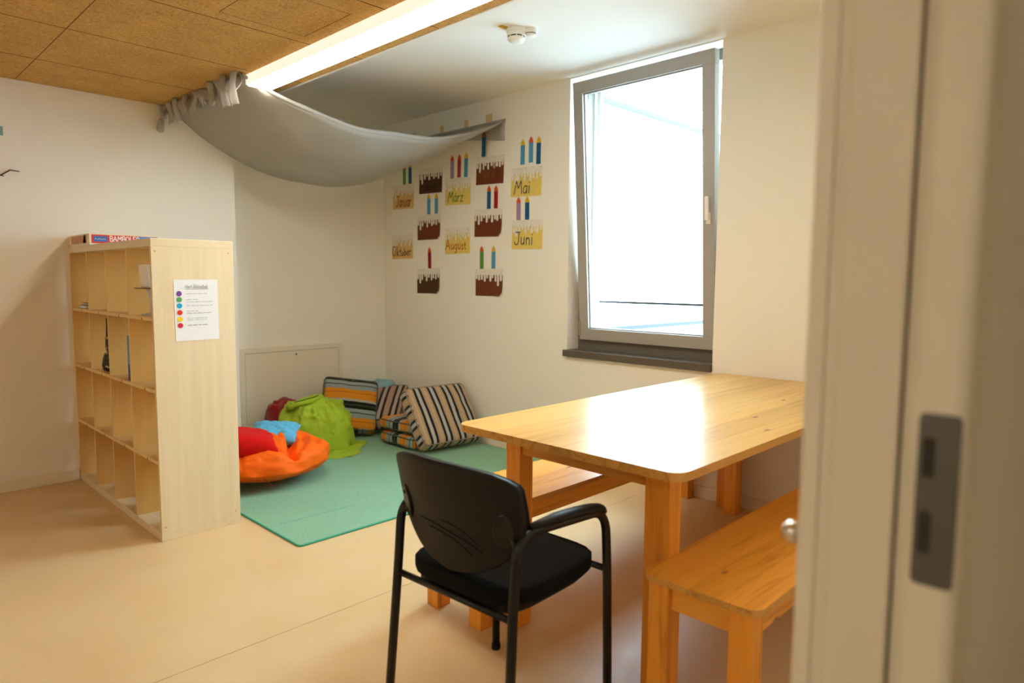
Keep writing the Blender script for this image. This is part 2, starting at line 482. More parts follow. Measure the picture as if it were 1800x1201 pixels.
# plate outline was laid out as (y, z); turn it onto the jamb face
for v in sp.data.vertices:
    y, z, d = v.co.x, v.co.y, v.co.z
    v.co = (-d - .0006, y, z)
for z0, z1 in ((1.086, 1.128), (1.006, 1.052)):
    pk = obj('latch_pocket', prism(round_rect(.0255, .037, z0, z1, .003 if z0 > 1.05 else .0055), .0004, .0016), 'pocket', sp)
    for v in pk.data.vertices:
        y, z, d = v.co.x, v.co.y, v.co.z
        v.co = (-d, y, z)
kn = thing('wall_knob', 'small round metal knob sticking out behind the door frame', 'knob', (.90, YF, .95))
bm = lathe([(.011, 0), (.011, .004), (.006, .006), (.006, .026), (.012, .032), (.0155, .042), (.0145, .053), (.008, .060)], 20)
bmesh.ops.rotate(bm, verts=bm.verts, cent=(0, 0, 0), matrix=Matrix.Rotation(math.radians(-90), 3, 'X'))
obj('knob_head', bm, 'chrome', kn, smooth=True)

# ------------------------------------------------------------------ window
wi = bpy.data.objects.new('window_1', None); C.objects.link(wi); wi.location = (3.75, 2.458, WZ0)
tag(wi, 'grey metal window with tilted sash in the cream wall', None, None, 'structure')
wi_off = Vector(wi.location)
def wbox(x0, x1, y0, y1, z0, z1, bev=.003):
    return bbox(x0 - wi_off.x, x1 - wi_off.x, y0 - wi_off.y, y1 - wi_off.y, z0 - wi_off.z, z1 - wi_off.z, bev)
fz0, fz1 = WZ0, WZ1
fp = .065
fx0, fx1 = 3.752, 3.83
obj('frame_bottom', wbox(fx0, fx1, WY0, WY1, fz0, fz0 + .085), 'alu_d', wi)
obj('frame_top', wbox(fx0, fx1, WY0, WY1, fz1 - fp, fz1), 'alu_d', wi)
obj('frame_jamb', wbox(fx0, fx1, WY0, WY0 + fp - .01, fz0 + .085, fz1 - fp), 'alu_d', wi)
obj('frame_jamb', wbox(fx0, fx1, WY1 - fp + .01, WY1, fz0 + .085, fz1 - fp), 'alu_d', wi)
obj('blind_rail', wbox(fx1 + .01, fx1 + .035, WY1 - .095, WY1 - .06, fz0, fz1), 'white_pl', wi)
obj('blind_rail', wbox(fx1 + .01, fx1 + .035, WY0 + .06, WY0 + .095, fz0, fz1), 'white_pl', wi)
obj('window_sill', wbox(XW - .03, fx0, WY0 + .004, WY1 + .014, .762, .806, .004), 'sill', wi)
# sash: local origin at its bottom hinge line, tilted 4 degrees into the room
sash = bpy.data.objects.new('sash', None); C.objects.link(sash); sash.parent = wi
sash.location = Vector((3.748, 2.455, .878)) - wi_off
sash.rotation_euler = (0, math.radians(-4.0), 0)
SW2, SHH, sp_ = .512, 1.722, .078
def sb(name, y0, y1, z0, z1, mat='alu', x0=-.03, x1=.028):
    return obj(name, bbox(x0, x1, y0, y1, z0, z1, .004), mat, sash)
sb('sash_rail', -SW2, SW2, 0, sp_); sb('sash_rail', -SW2, SW2, SHH - sp_, SHH)
sb('sash_stile', -SW2, -SW2 + sp_, sp_, SHH - sp_); sb('sash_stile', SW2 - sp_, SW2, sp_, SHH - sp_)
for y0, y1, z0, z1 in ((-SW2+sp_, SW2-sp_, sp_, sp_+.008), (-SW2+sp_, SW2-sp_, SHH-sp_-.008, SHH-sp_), (-SW2+sp_, -SW2+sp_+.008, sp_, SHH-sp_), (SW2-sp_-.008, SW2-sp_, sp_, SHH-sp_)):
    sb('glazing_bead', y0, y1, z0, z1, 'alu', -.012, .012)
obj('glass_pane', bbox(-.003, .003, -SW2 + sp_, SW2 - sp_, sp_, SHH - sp_), 'glass', sash)
hz = .78
bm = bbox(-.040, -.030, -SW2 + .022, -SW2 + .050, hz - .035, hz + .035, .006)
obj('handle_plate', bm, 'white_pl', sash)
bm = bbox(-.064, -.050, -SW2 + .024, -SW2 + .048, hz - .012, hz + .125, .006); 
tube(bm, [(-.035, -SW2 + .036, hz), (-.055, -SW2 + .036, hz)], .009)
obj('handle_lever', bm, 'white_pl', sash)
for z in (.03,):
    obj('hinge', tube_bm([(-.034, SW2 - .004, z), (-.034, SW2 - .004, z + .10)], .007), 'chrome', sash)

# ------------------------------------------------------------------ outside the window
wing = thing('white_house_wing', 'white rendered wall of a house wing outside the window', 'building', (4.3, 5.0, -3))
obj('wall', bbox(-.3, 12, 0, .3, 0, 6.38), 'white_ext', wing)
obj('coping', bbox(-.3, 12, -.06, .32, 6.38, 6.44), 'grey_ext', wing)
obj('plinth', bbox(-.3, 12, -.05, 0, 3.66, 3.72), 'grey_ext', wing)
terr = obj('flat_roof', bbox(4.3, 16, -8, 5.0, .55, .66), 'deck_ext')
tag(terr, 'pale gravel flat roof outside below the window', 'roof')
bar = thing('guard_rail', 'thin grey guard rail across the outside of the window', 'railing', (3.94, 2.458, 1.135))
obj('rail_bar', bbox(-.008, .008, -.551, .551, -.008, .008, .002), 'grey_ext', bar)
for s in (-1, 1): obj('bracket', bbox(-.02, .02, .545*s - .006, .545*s + .006, -.02, .02, .002), 'grey_ext', bar)
ant = thing('roof_aerial', 'thin wire frame standing on the white wing outside', 'aerial', (8.3, 5.15, 3.44))
obj('mast', tube_bm([(0, 0, 0), (0, 0, .42)], .012, 6), 'grey_ext', ant)
obj('crossbar', tube_bm([(0, 0, .42), (.55, 0, .22)], .010, 6), 'grey_ext', ant)
obj('crossbar', tube_bm([(0, 0, .16), (.55, 0, .32)], .010, 6), 'grey_ext', ant)

# ------------------------------------------------------------------ ceiling lamps
def lamp(x, y0, y1, label, z=ZA, split=None):
    t = thing('linear_ceiling_lamp', label, 'lamp', (x, y0, z), (0, 0, 0), 'linear ceiling lamps')
    L = y1 - y0; w = .15
    obj('housing', bbox(0, w, 0, L, -.056, -.001, .002, 1), 'lamp_body', t)
    sp2 = split - y0 if split else L / 2
    for a, b in ((.004, sp2 - .003), (sp2 + .003, L - .004)):
        obj('diffuser', bbox(.012, w - .008, a, b, -.060, -.0555, .001, 1), 'lamp_glow', t)
    return t
lamp(1.757, .9, 3.83, 'long white ceiling lamp beside the hanging grey cloth', split=2.59)
lamp(-1.7, .9, 2.45, 'added unseen fill lamp over the open left part of the room')  # out of view, added to fill the left side with light
lamp(-1.0, -1.75, -.85, 'short added fill lamp in the unseen corridor', 2.5)  # out of view, added to brighten the door frame

# ------------------------------------------------------------------ bookshelf
SX, SY, SHt, SDp, SWd = 1.1028, 3.4509, 1.47, .39, 1.468
sh = thing('cube_bookshelf', 'tall open birch bookshelf with sixteen square compartments', 'bookshelf', (SX, SY, 0))
obj('top_board', bbox(0, SDp, 0, SWd, SHt - .038, SHt, .0015, 1), 'birch_t', sh)
obj('bottom_board', bbox(0, SDp, 0, SWd, 0, .04, .0015, 1), 'birch_t', sh)
def edge_band(o):
    o.data.materials.append(MT['birch_band'])
    for p in o.data.polygons:
        if abs(p.normal.x) > .9: p.material_index = 1
    return o
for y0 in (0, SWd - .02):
    edge_band(obj('side_panel', bbox(.0005, SDp - .0005, y0, y0 + .02, .04, SHt - .038, .001, 1), 'birch' if y0 == 0 else 'birch_shade', sh))  # far panel gets the birch with compartment shade painted in
rows = [.040, .387, .737, 1.086, SHt - .038]
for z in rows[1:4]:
    edge_band(obj('shelf_board', bbox(.001, SDp - .001, .02, SWd - .02, z - .009, z + .009, .001, 1), 'birch_h_shade', sh))
iw = (SWd - .04 - 3 * .016) / 4
cols = [.02 + k * (iw + .016) for k in range(4)]
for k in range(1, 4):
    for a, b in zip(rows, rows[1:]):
        edge_band(obj('divider', bbox(.0015, SDp - .0015, cols[k] - .016, cols[k], a + (.009 if a > .1 else 0), b - (.009 if b < 1.3 else 0)), 'birch_shade', sh))
# slots where dividers pass the shelf boards
for r_i, z in enumerate(rows[1:4]):
    for c_i in range(4):
        yy = cols[c_i] + iw * .42
        obj('board_slot', bbox(-.0004, .002, yy - .0015, yy + .0015, z - .009, z + .004), 'dark', sh)
for yy, zz in ((-.0003, 1.41), (-.0003, .068)):
    for xx in (.02, .365):
        bm = lathe([(.0045, 0), (.0045, .001), (.003, .0016)], 10)
        bmesh.ops.rotate(bm, verts=bm.verts, cent=(0, 0, 0), matrix=Matrix.Rotation(math.radians(90), 3, 'X'))
        obj('screw_cap', bm, 'birch_e', sh, loc=(xx, yy, zz))

# ------------------------------------------------------------------ stroke lettering
GL = {
 'J': (.62, [[(.10, 1), (.60, 1)], [(.48, 1), (.48, .25), (.38, .04), (.2, 0), (.05, .12), (.03, .25)]]),
 'F': (.55, [[(.08, 0), (.08, 1), (.52, 1)], [(.08, .55), (.42, .55)]]),
 'M': (.85, [[(0, 0), (.16, 1), (.42, .42), (.68, 1), (.8, 0)]]),
 'A': (.72, [[(0, 0), (.34, 1), (.66, 0)], [(.12, .36), (.55, .36)]]),
 'O': (.72, [[(.34, 1), (.1, .85), (.02, .5), (.1, .14), (.34, 0), (.56, .14), (.64, .5), (.56, .85), (.34, 1)]]),
 'B': (.6, [[(.06, 0), (.06, 1), (.38, 1), (.5, .86), (.48, .64), (.34, .54), (.06, .54)], [(.34, .54), (.54, .4), (.52, .12), (.36, 0), (.06, 0)]]),
 'L': (.5, [[(.08, 1), (.08, 0), (.45, 0)]]),
 'E': (.52, [[(.48, 1), (.08, 1), (.08, 0), (.48, 0)], [(.08, .53), (.4, .53)]]),
 'H': (.68, [[(.06, 0), (.06, 1)], [(.58, 0), (.58, 1)], [(.06, .52), (.58, .52)]]),
 'a': (.5, [[(.42, .52), (.2, .58), (.05, .4), (.05, .14), (.18, 0), (.34, .08), (.42, .3)], [(.42, .58), (.42, 0)]]),
 'ä': (.5, [[(.42, .52), (.2, .58), (.05, .4), (.05, .14), (.18, 0), (.34, .08), (.42, .3)], [(.42, .58), (.42, 0)], [(.14, .76), (.14, .80)], [(.34, .76), (.34, .80)]]),
 'n': (.5, [[(.06, .58), (.06, 0)], [(.06, .38), (.2, .56), (.34, .5), (.4, .34), (.4, 0)]]),
 'u': (.5, [[(.06, .58), (.06, .18), (.16, 0), (.3, .06), (.4, .22)], [(.4, .58), (.4, 0)]]),
 'r': (.4, [[(.06, .58), (.06, 0)], [(.06, .36), (.18, .54), (.34, .52)]]),
 'z': (.45, [[(.04, .56), (.38, .56), (.04, 0), (.4, 0)]]),
 'p': (.5, [[(.06, .58), (.06, -.32)], [(.06, .4), (.2, .56), (.38, .46), (.4, .2), (.28, .02), (.06, .08)]]),
 'i': (.22, [[(.08, .58), (.08, 0)], [(.08, .80), (.08, .85)]]),
 'l': (.22, [[(.08, 1), (.08, 0)]]),
 'g': (.5, [[(.4, .5), (.2, .58), (.05, .4), (.06, .14), (.2, .04), (.4, .18)], [(.4, .58), (.4, -.2), (.24, -.34), (.06, -.24)]]),
 's': (.4, [[(.34, .5), (.18, .58), (.06, .44), (.3, .22), (.28, .04), (.12, 0), (.03, .1)]]),
 't': (.38, [[(.16, .9), (.16, .1), (.26, 0), (.34, .06)], [(.02, .58), (.32, .58)]]),
 'k': (.46, [[(.06, 1), (.06, 0)], [(.38, .58), (.06, .26), (.4, 0)]]),
 'o': (.46, [[(.2, .58), (.04, .42), (.04, .14), (.2, 0), (.36, .14), (.36, .42), (.2, .58)]]),
 'b': (.48, [[(.06, 1), (.06, 0)], [(.06, .4), (.2, .56), (.38, .44), (.4, .16), (.24, 0), (.06, .08)]]),
 'e': (.46, [[(.06, .3), (.38, .32), (.34, .52), (.2, .58), (.05, .42), (.05, .14), (.2, 0), (.38, .1)]]),
 'h': (.48, [[(.06, 1), (.06, 0)], [(.06, .38), (.2, .56), (.34, .5), (.4, .34), (.4, 0)]]),
 ' ': (.35, []),
}
def ribbon(bm, pts, w, y, segs=6):
    """flat pen stroke in the local xz plane at depth y (faces -y)"""
    P = [Vector((p[0], p[1])) for p in pts]
    for a, b in zip(P, P[1:]):
        d = (b - a)
        if d.length < 1e-6: continue
        n = Vector((-d.y, d.x)).normalized() * w / 2
        q = [bm.verts.new((v.x, y, v.y)) for v in (a + n, b + n, b - n, a - n)]
        bm.faces.new(q)
    for p in P:
        vv = [bm.verts.new((p.x + w/2*math.cos(2*math.pi*k/8), y - .00005, p.y + w/2*math.sin(2*math.pi*k/8))) for k in range(8)]
        bm.faces.new(vv)

def write(text, h, pen, x0, z0, y, jitter=.0, squeeze=1.0, small=None, slant=0.0, seed=1):
    rnd = random.Random(seed); bm = bmesh.new(); x = x0
    for i, ch in enumerate(text):
        w, strokes = GL[ch]; k = h * (small[i] if small else 1)
        dz = rnd.uniform(-jitter, jitter) * h
        for st in strokes:
            ribbon(bm, [(x + (px + slant * pz) * k * squeeze, z0 + dz + pz * k) for px, pz in st], pen, y)
        x += (w + .08) * k * squeeze
    return bm, x - x0

# ------------------------------------------------------------------ sheet on the side of the shelf
pa = thing('library_notice', 'white library notice with six coloured dots on the side of the bookshelf', 'notice', (1.304, SY - .0006, 1.127), (0, math.radians(-.6), 0))
bm = bmesh.new()
g = [[bm.verts.new((-.104 + .208*i/6, -.0008 - .004*(i/6)**4 * (j/8), -.149 + .298*j/8)) for j in range(9)] for i in range(7)]
for i in range(6):
    for j in range(8): bm.faces.new((g[i][j], g[i+1][j], g[i+1][j+1], g[i][j+1]))
obj('sheet', bm, 'paper', pa)
ink = plain('notice_ink', '#5b6070', .8); ink2 = plain('notice_pale_ink', '#a8aebb', .8); ink3 = plain('notice_rose_ink', '#b59aa4', .8)
bm, wd = write('Hort Bibliothek', .017, .0014, -.052, .108, -.0062, squeeze=.86)
ribbon(bm, [(-.052, .1035), (-.052 + wd, .1035)], .0016, -.0062)
obj('heading', bm, ink, pa)
dots = [('#7b3f9b', .082), ('#5aa55a', .053), ('#1aa9dc', .023), ('#e03212', -.010), ('#f2d20e', -.042), ('#d2203a', -.073)]
for hexc, z in dots:
    bm = bmesh.new(); bm.faces.new([bm.verts.new((-.081 + .0125*math.cos(2*math.pi*k/24), -.0026, z + .0125*math.sin(2*math.pi*k/24))) for k in range(24)])
    obj('colour_dot', bm, plain('notice_dot_' + hexc[1:], hexc, .8, var=.02), pa)
rl = random.Random(5)
for z, x1, m in ((.081, .045, ink2), (.052, .0, ink2), (.041, .070, ink2), (.023, .068, ink2), (-.004, .0, ink3), (-.014, .066, ink3), (-.038, .04, ink2), (-.047, .038, ink2), (-.073, .042, ink)):
    bm = bmesh.new(); x = -.048
    while x < x1:                                    # illegible small print: word-length dashes
        w2 = rl.uniform(.010, .026); ribbon(bm, [(x, z), (min(x + w2, x1 + .004), z)], .0026, -.0062); x += w2 + .006
    obj('print_line', bm, m, pa)

# ------------------------------------------------------------------ board game on the shelf
gm = thing('board_game_box', 'flat red and blue board game box on top of the bookshelf', 'game box', (SX + .004, 4.478, SHt))
obj('tray', bbox(.004, .366, .004, .426, 0, .05, .001, 1), 'paper', gm)
red = plain('game_box_red', '#c8242c', .45, var=.05); blue = plain('game_box_blue', '#2f7fc0', .45); cream = plain('game_box_cream', '#e9d9ae', .5); pinkish = plain('game_box_pink', '#c98f74', .55, var=.15); navy = plain('game_box_navy', '#2a64a8', .5)
obj('lid', bbox(0, .37, 0, .43, .008, .066, .0015, 1), cream, gm)
o = obj('front_print', bbox(.012, .368, -.0008, 0, .011, .060), red, gm)
obj('blue_print', prism([(.262, .011), (.368, .011), (.368, .058), (.25, .058)], 0, .0006), blue, gm, loc=(0, -.0008, 0), rot=(math.radians(90), 0, 0))
obj('badge', prism(round_rect(.022, .094, .020, .052, .006), 0, .0006), navy, gm, loc=(0, -.0008, 0), rot=(math.radians(90), 0, 0))
bm, wd = write('BAMBOLEO', .030, .0046, .106, .024, -.0016, squeeze=.92)
obj('title_lettering', bm, 'white_pl', gm)
bm = bmesh.new()
for k in range(6): ribbon(bm, [(.03 + k*.010, .034), (.034 + k*.010, .038 - (k % 2)*.004)], .003, -.0016)
obj('badge_lettering', bm, cream, gm)
obj('end_print', bbox(-.0008, 0, .045, .385, .013, .058), pinkish, gm)
obj('end_patch', prism([(.06, .014), (.13, .014), (.10, .057), (.075, .057)], 0, .0006), plain('game_box_violet', '#8b7fae', .5), gm, loc=(-.0008, 0, 0), rot=(math.radians(90), 0, math.radians(90)))

# ------------------------------------------------------------------ things in the shelf
def shelf_pt(dx, col, dy, row): return (SX + dx, SY + cols[col] + dy, (rows[row] + (.009 if row else 0)))
it = thing('white_box_stand', 'small white box on a glassy stem in the top near compartment', 'ornament', shelf_pt(.085, 0, .235, 3))
obj('stem', lathe([(.055, 0), (.055, .006), (.018, .012), (.014, .05), (.022, .10), (.03, .13), (.03, .133)], 20), plain('clear_acrylic', '#cfd2d0', .08, spec=.9), it, smooth=True)
obj('plate', bbox(-.07, .07, -.09, .06, .133, .139, .002, 1), plain('brown_tray', '#7d5637', .4), it)
bm = bbox(-.045, .045, -.065, .03, .139, .255, .006)
for v in bm.verts:
    k = (v.co.z - .139) / .116; v.co.x *= 1 + .15*k; v.co.y = v.co.y * (1 + .15*k) + .01*k
obj('box_body', bm, 'white_pl', it)
obj('keyhole', bbox(-.0462, -.044, -.004, .002, .175, .19), 'dark', it)
bk = thing('small_booklet', 'grey booklet lying flat at the far end of the top compartments', 'book', shelf_pt(.015, 3, .12, 3), (0, 0, .1))
obj('pages', bbox(.003, .137, .003, .097, .002, .018), 'paper', bk); obj('cover', bbox(0, .14, 0, .1, .018, .021, .001, 1), plain('booklet_grey', '#77706c', .6), bk); obj('cover', bbox(0, .14, 0, .1, 0, .002), plain('booklet_grey2', '#6a625e', .6), bk)
bk = thing('dark_booklet', 'thin dark booklet on top of the grey booklet', 'book', tuple(Vector(shelf_pt(.022, 3, .13, 3)) + Vector((0, 0, .0215))), (0, 0, .0))
obj('pages', bbox(.003, .107, .003, .077, .002, .010), 'paper', bk); obj('cover', bbox(0, .11, 0, .08, .010, .013, .001, 1), plain('booklet_dark', '#2f3a34', .6), bk); obj('cover', bbox(0, .11, 0, .08, 0, .002), 'dark', bk)
fg = thing('toy_figure', 'dark patterned toy figure standing in the second compartment row', 'toy', shelf_pt(.05, 2, .17, 2))
def toy_mat():
    t = NT('toy_pattern'); v = t.coords(); vo = t.n('ShaderNodeTexVoronoi'); vo.inputs['Scale'].default_value = 55; t.l(v, vo.inputs['Vector'])
    sc2 = t.n('ShaderNodeSeparateColor'); t.l(vo.outputs['Color'], sc2.inputs[0])
    t.col(t.ramp(sc2.outputs[0], [(0, lin('#1b1a14')), (.55, lin('#2a2a1c')), (.72, lin('#7d7448')), (.9, lin('#c9c4a6'))], 'CONSTANT')); t.set(Roughness=.5); return t.m
obj('body', lathe([(.012, 0), (.034, .008), (.040, .035), (.034, .075), (.022, .11), (.018, .15), (.017, .185), (.015, .19)], 20), toy_mat(), fg, smooth=True)
obj('collar', lathe([(.0165, .185), (.0195, .188), (.0195, .196), (.015, .2)], 16), plain('toy_collar', '#a98a55', .6), fg, smooth=True)
obj('neck', lathe([(.014, .2), (.012, .24), (.010, .27), (.0105, .3), (.006, .31)], 14), plain('toy_neck', '#2b2417', .5), fg, smooth=True)
bk = thing('blue_folder', 'blue folder standing upright in the third compartment row from the wall', 'folder', shelf_pt(.02, 1, .06, 2))
obj('cover', bbox(0, .20, 0, .003, 0, .235), plain('folder_blue', '#5a93b5', .5), bk)
obj('cover', bbox(0, .20, .027, .030, 0, .235), plain('folder_blue2', '#5a93b5', .5), bk)
obj('spine', bbox(-.002, 0, 0, .030, .082, .235), plain('folder_spine', '#4f95bd', .45), bk)
obj('lower_spine', bbox(-.0022, 0, 0, .030, 0, .082), plain('folder_navy', '#1f3f78', .45), bk)
obj('pages', bbox(.004, .195, .003, .027, .003, .23), 'paper', bk)

# ------------------------------------------------------------------ birthday cards on the window wall
def card_base(name, label, cy, cz, tilt, group):
    return thing(name, label, 'card', (XW - .0005, cy, cz), (0, math.radians(-tilt), math.radians(-90)), group)
CM = {'yellow': plain('card_yellow', '#e2c766', .85, var=.04, nscale=8), 'peach': plain('card_peach', '#ddb878', .85, var=.04, nscale=8), 'brown': plain('card_brown', '#6b2f0c', .85, var=.05, nscale=8), 'dbrown': plain('card_dark_brown', '#4b2a0c', .85, var=.05, nscale=8),
      'icing': plain('card_icing', '#e6dfd2', .85, var=.02), 'sprinkle': plain('card_sprinkle', '#4a4038', .8)}
DR = {'dk': [.55, 1, .62, .30, .72, .35, .66, .45, .60, .40], 'lt': [.3, .7, .9, .35, .62, .28, .75, .36, .66, .42]}
def cake_card(label, cy, cz, tilt, base, text=None, tcol=None, curl=0.0, seed=0, th=.062, small=None, squeeze=.8, tx=-.09, tz=-.075, flip=False):
    t = card_base('birthday_cake_card', label, cy, cz, tilt, 'birthday cake cards on the window wall')
    W, H = .302, .210; rnd = random.Random(seed)
    bm = bmesh.new(); n = 14; m = 10
    def dep(x, z):
        d = -.0012
        if curl:
            k = max(0, (x / W + .5) + (-(z / H) + .5) - 1.45); d -= curl * k * k
        else:
            d -= .004 * max(0, -z / H) ** 2
        return d
    out = round_rect(-W/2, W/2, -H/2, H/2, .012 if curl else .004, 4)
    gg = [[bm.verts.new((-W/2 + W*i/n, dep(-W/2 + W*i/n, -H/2 + H*j/m), -H/2 + H*j/m)) for j in range(m+1)] for i in range(n+1)]
    for i in range(n):
        for j in range(m): bm.faces.new((gg[i][j], gg[i+1][j], gg[i+1][j+1], gg[i][j+1]))
    if curl:                                          # worn round lower right corner
        c = gg[n][0]; c.co.x -= .02; c.co.z += .016; gg[n-1][0].co.z += .003; gg[n][1].co.x -= .004
    obj('card', bm, CM[base], t)
    bm = bmesh.new(); top = H/2; low = top - .048
    y = -.0021
    q = [bm.verts.new(p) for p in ((-W/2, y, low), (W/2, y, low), (W/2, y, top), (-W/2, y, top))]; bm.faces.new(q)
    ds = DR['dk'][:]; 
    if flip: ds.reverse()
    k = len(ds)
    for i, d in enumerate(ds):
        cx = -W/2 + W * (i + .5) / k + rnd.uniform(-.004, .004); L = d * .078 * rnd.uniform(.9, 1.1); w = W / k * rnd.uniform(.58, .8)
        cx = min(max(cx, -W/2 + w/2), W/2 - w/2)
        ring = [(cx - w/2, low + .001), (cx - w/2, low - L + w/2)] + [(cx - w/2*math.cos(math.radians(a)), low - L + w/2 - w/2*math.sin(math.radians(a))) for a in range(30, 180, 30)] + [(cx + w/2, low - L + w/2), (cx + w/2, low + .001)]
        bm.faces.new([bm.verts.new((px, y, pz)) for px, pz in ring])
    obj('icing', bm, CM['icing'], t)
    bm = bmesh.new()
    for _ in range(46):
        px = rnd.uniform(-W/2 + .006, W/2 - .006); pz = rnd.uniform(low - .02, top - .006); r = rnd.uniform(.0014, .0024)
        bm.faces.new([bm.verts.new((px + r*math.cos(2*math.pi*k2/6), y - .0005, pz + r*math.sin(2*math.pi*k2/6))) for k2 in range(6)])
    obj('sprinkles', bm, CM['sprinkle'], t, kind='stuff')
    if text:
        bm, wd = write(text, th, .0078, tx, tz, -.0034 if not curl else -.004, .03, squeeze, small, .06, seed)
        obj('month_lettering', bm, plain('marker_' + text.lower().replace('ä', 'ae'), tcol, .8, var=.05), t)
    return t
cake_card('peach cake card reading Januar, top left of the cards', 4.881, 2.002, -1, 'peach', 'Januar', '#8f2f14', seed=1, th=0.095, squeeze=0.68, tx=-0.105, tz=-0.085)
cake_card('dark brown cake card without candles under the grey cloth', 4.502, 2.107, -1.5, 'dbrown', 'Februar', '#2b1c0c', seed=2, th=0.06, squeeze=0.8, tx=-0.09, tz=-0.075)
cake_card('yellow cake card reading März in green', 4.159, 1.988, -2, 'yellow', 'März', '#3f6b1f', seed=3, th=0.08, squeeze=0.94, tx=-0.115, tz=-0.08)
cake_card('brown cake card reading April in faint letters', 3.789, 2.116, -2, 'brown', 'April', '#7b4c17', seed=4, th=0.1, squeeze=0.7, tx=-0.11, tz=-0.05)
cake_card('yellow cake card reading Mai nearest the window', 3.409, 1.995, -2, 'yellow', 'Mai', '#3b1c33', seed=5, th=0.092, squeeze=1.0, tx=-0.115, tz=-0.085)
cake_card('yellow cake card reading Juni below the Mai card', 3.397, 1.617, -1, 'yellow', 'Juni', '#3a3a46', seed=6, th=0.09, squeeze=1.0, tx=-0.125, tz=-0.075)
cake_card('brown cake card with two light blue candles above it', 4.530, 1.724, 0, 'brown', seed=7, curl=.03)
cake_card('yellow cake card reading August in orange', 4.164, 1.599, .5, 'yellow', 'August', '#b1491a', seed=8, th=0.086, squeeze=1.0, tx=-0.145, tz=-0.07, small=[1, .85, .85, .85, .75, .7])
cake_card('brown cake card with a blue and a red candle below April', 3.807, 1.721, -1.5, 'brown', seed=9, curl=.045)
cake_card('peach cake card reading Oktober, lowest left of the cards', 4.899, 1.570, .5, 'peach', 'Oktober', '#3b2413', seed=10, th=0.085, squeeze=1.0, tx=-0.147, tz=-0.078, small=[1, .9, .85, .7, .75, .8, .85])
cake_card('brown cake card with one dark red candle, bottom of the cards', 4.539, 1.273, .5, 'dbrown', seed=11, curl=.05)
cake_card('brown cake card with a green and a blue candle, bottom right', 3.795, 1.266, 0, 'brown', seed=12, curl=.06, flip=True)

KM = {k: plain('candle_' + k, h, .85, var=.05, nscale=40) for k, h in dict(g='#4f8f2f', b='#17527f', lav='#a287a6', pink='#a8323a', lb='#4d93bb', red='#a30f10', dr='#8a0f12', db='#14557f').items()}
FM = {'o': plain('flame_orange', '#d9561c', .85, var=.05), 'y': plain('flame_yellow', '#e0b21c', .85, var=.05), 'n': plain('flame_brown', '#8a4a1c', .85, var=.05)}
def candle(label, y, ztop, zbot, kc, fc, tilt=0, w=.042):
    t = card_base('paper_candle', label, y, zbot, -tilt, 'paper candles on the window wall')
    t['category'] = 'candle'
    H = ztop - zbot; f = .045
    obj('candle_body', bbox(-w/2, w/2, -.0018, -.0008, 0.0, H - f), KM[kc], t)
    o = obj('flame', prism([(-w*.48, 0), (w*.48, 0), (w*.5, .014), (w*.25, .032), (0, f), (-w*.3, .03), (-w*.5, .014)], 0, .0008), FM[fc], t, loc=(0, -.0012, H - f - .001), rot=(math.radians(90), 0, 0))
    bm = bmesh.new()
    for px, pz in ((-.006, .02), (.006, .02), (0, .011)):
        ribbon(bm, [(px, pz), (px, pz + .003)], .0024, 0)
    obj('flame_face', bm, CM['sprinkle'], t, loc=(0, -.0028, H - f))
for a in [
 ('green paper candle on the Januar card', 4.862, 2.285, 2.095, 'g', 'o', 0), ('dark blue paper candle on the Januar card', 4.781, 2.29, 2.105, 'b', 'y', 0),
 ('lavender paper candle on the März card', 4.227, 2.280, 2.096, 'lav', 'o', 1), ('pinkish red paper candle on the März card', 4.144, 2.279, 2.096, 'pink', 'o', 2), ('blue paper candle on the März card, right of the red one', 4.063, 2.282, 2.092, 'lb', 'y', 2),
 ('single dark blue paper candle touching the grey cloth', 3.839, 2.410, 2.218, 'db', 'n', 2),
 ('light blue paper candle with small yellow flame, left above Mai', 3.447, 2.302, 2.118, 'lb', 'y', 1), ('light blue paper candle with orange flame, middle above Mai', 3.364, 2.310, 2.124, 'lb', 'o', 0), ('dark blue paper candle nearest the window above Mai', 3.292, 2.300, 2.106, 'db', 'y', 1),
 ('lavender paper candle on the Juni card', 3.483, 1.893, 1.722, 'lav', 'o', 0), ('blue paper candle on the Juni card', 3.397, 1.892, 1.720, 'db', 'y', 0),
 ('light blue paper candle below the dark brown card, left one', 4.526, 2.003, 1.826, 'lb', 'y', 0), ('light blue paper candle below the dark brown card, right one', 4.429, 2.001, 1.824, 'lb', 'y', 1),
 ('blue paper candle just below the April card', 3.799, 2.004, 1.824, 'db', 'o', 1), ('red paper candle just below the April card', 3.722, 1.999, 1.822, 'red', 'o', 1),
 ('lone dark red paper candle at the bottom of the cards', 4.517, 1.558, 1.374, 'dr', 'o', -1), ('green paper candle at the bottom right of the cards', 3.876, 1.550, 1.368, 'g', 'o', 0), ('light blue paper candle at the bottom right of the cards', 3.746, 1.547, 1.366, 'lb', 'y', 1)]:
    candle(*a)
for o in C.objects:
    if o.get('label') == 'single dark blue paper candle touching the grey cloth': o.location.x -= .020

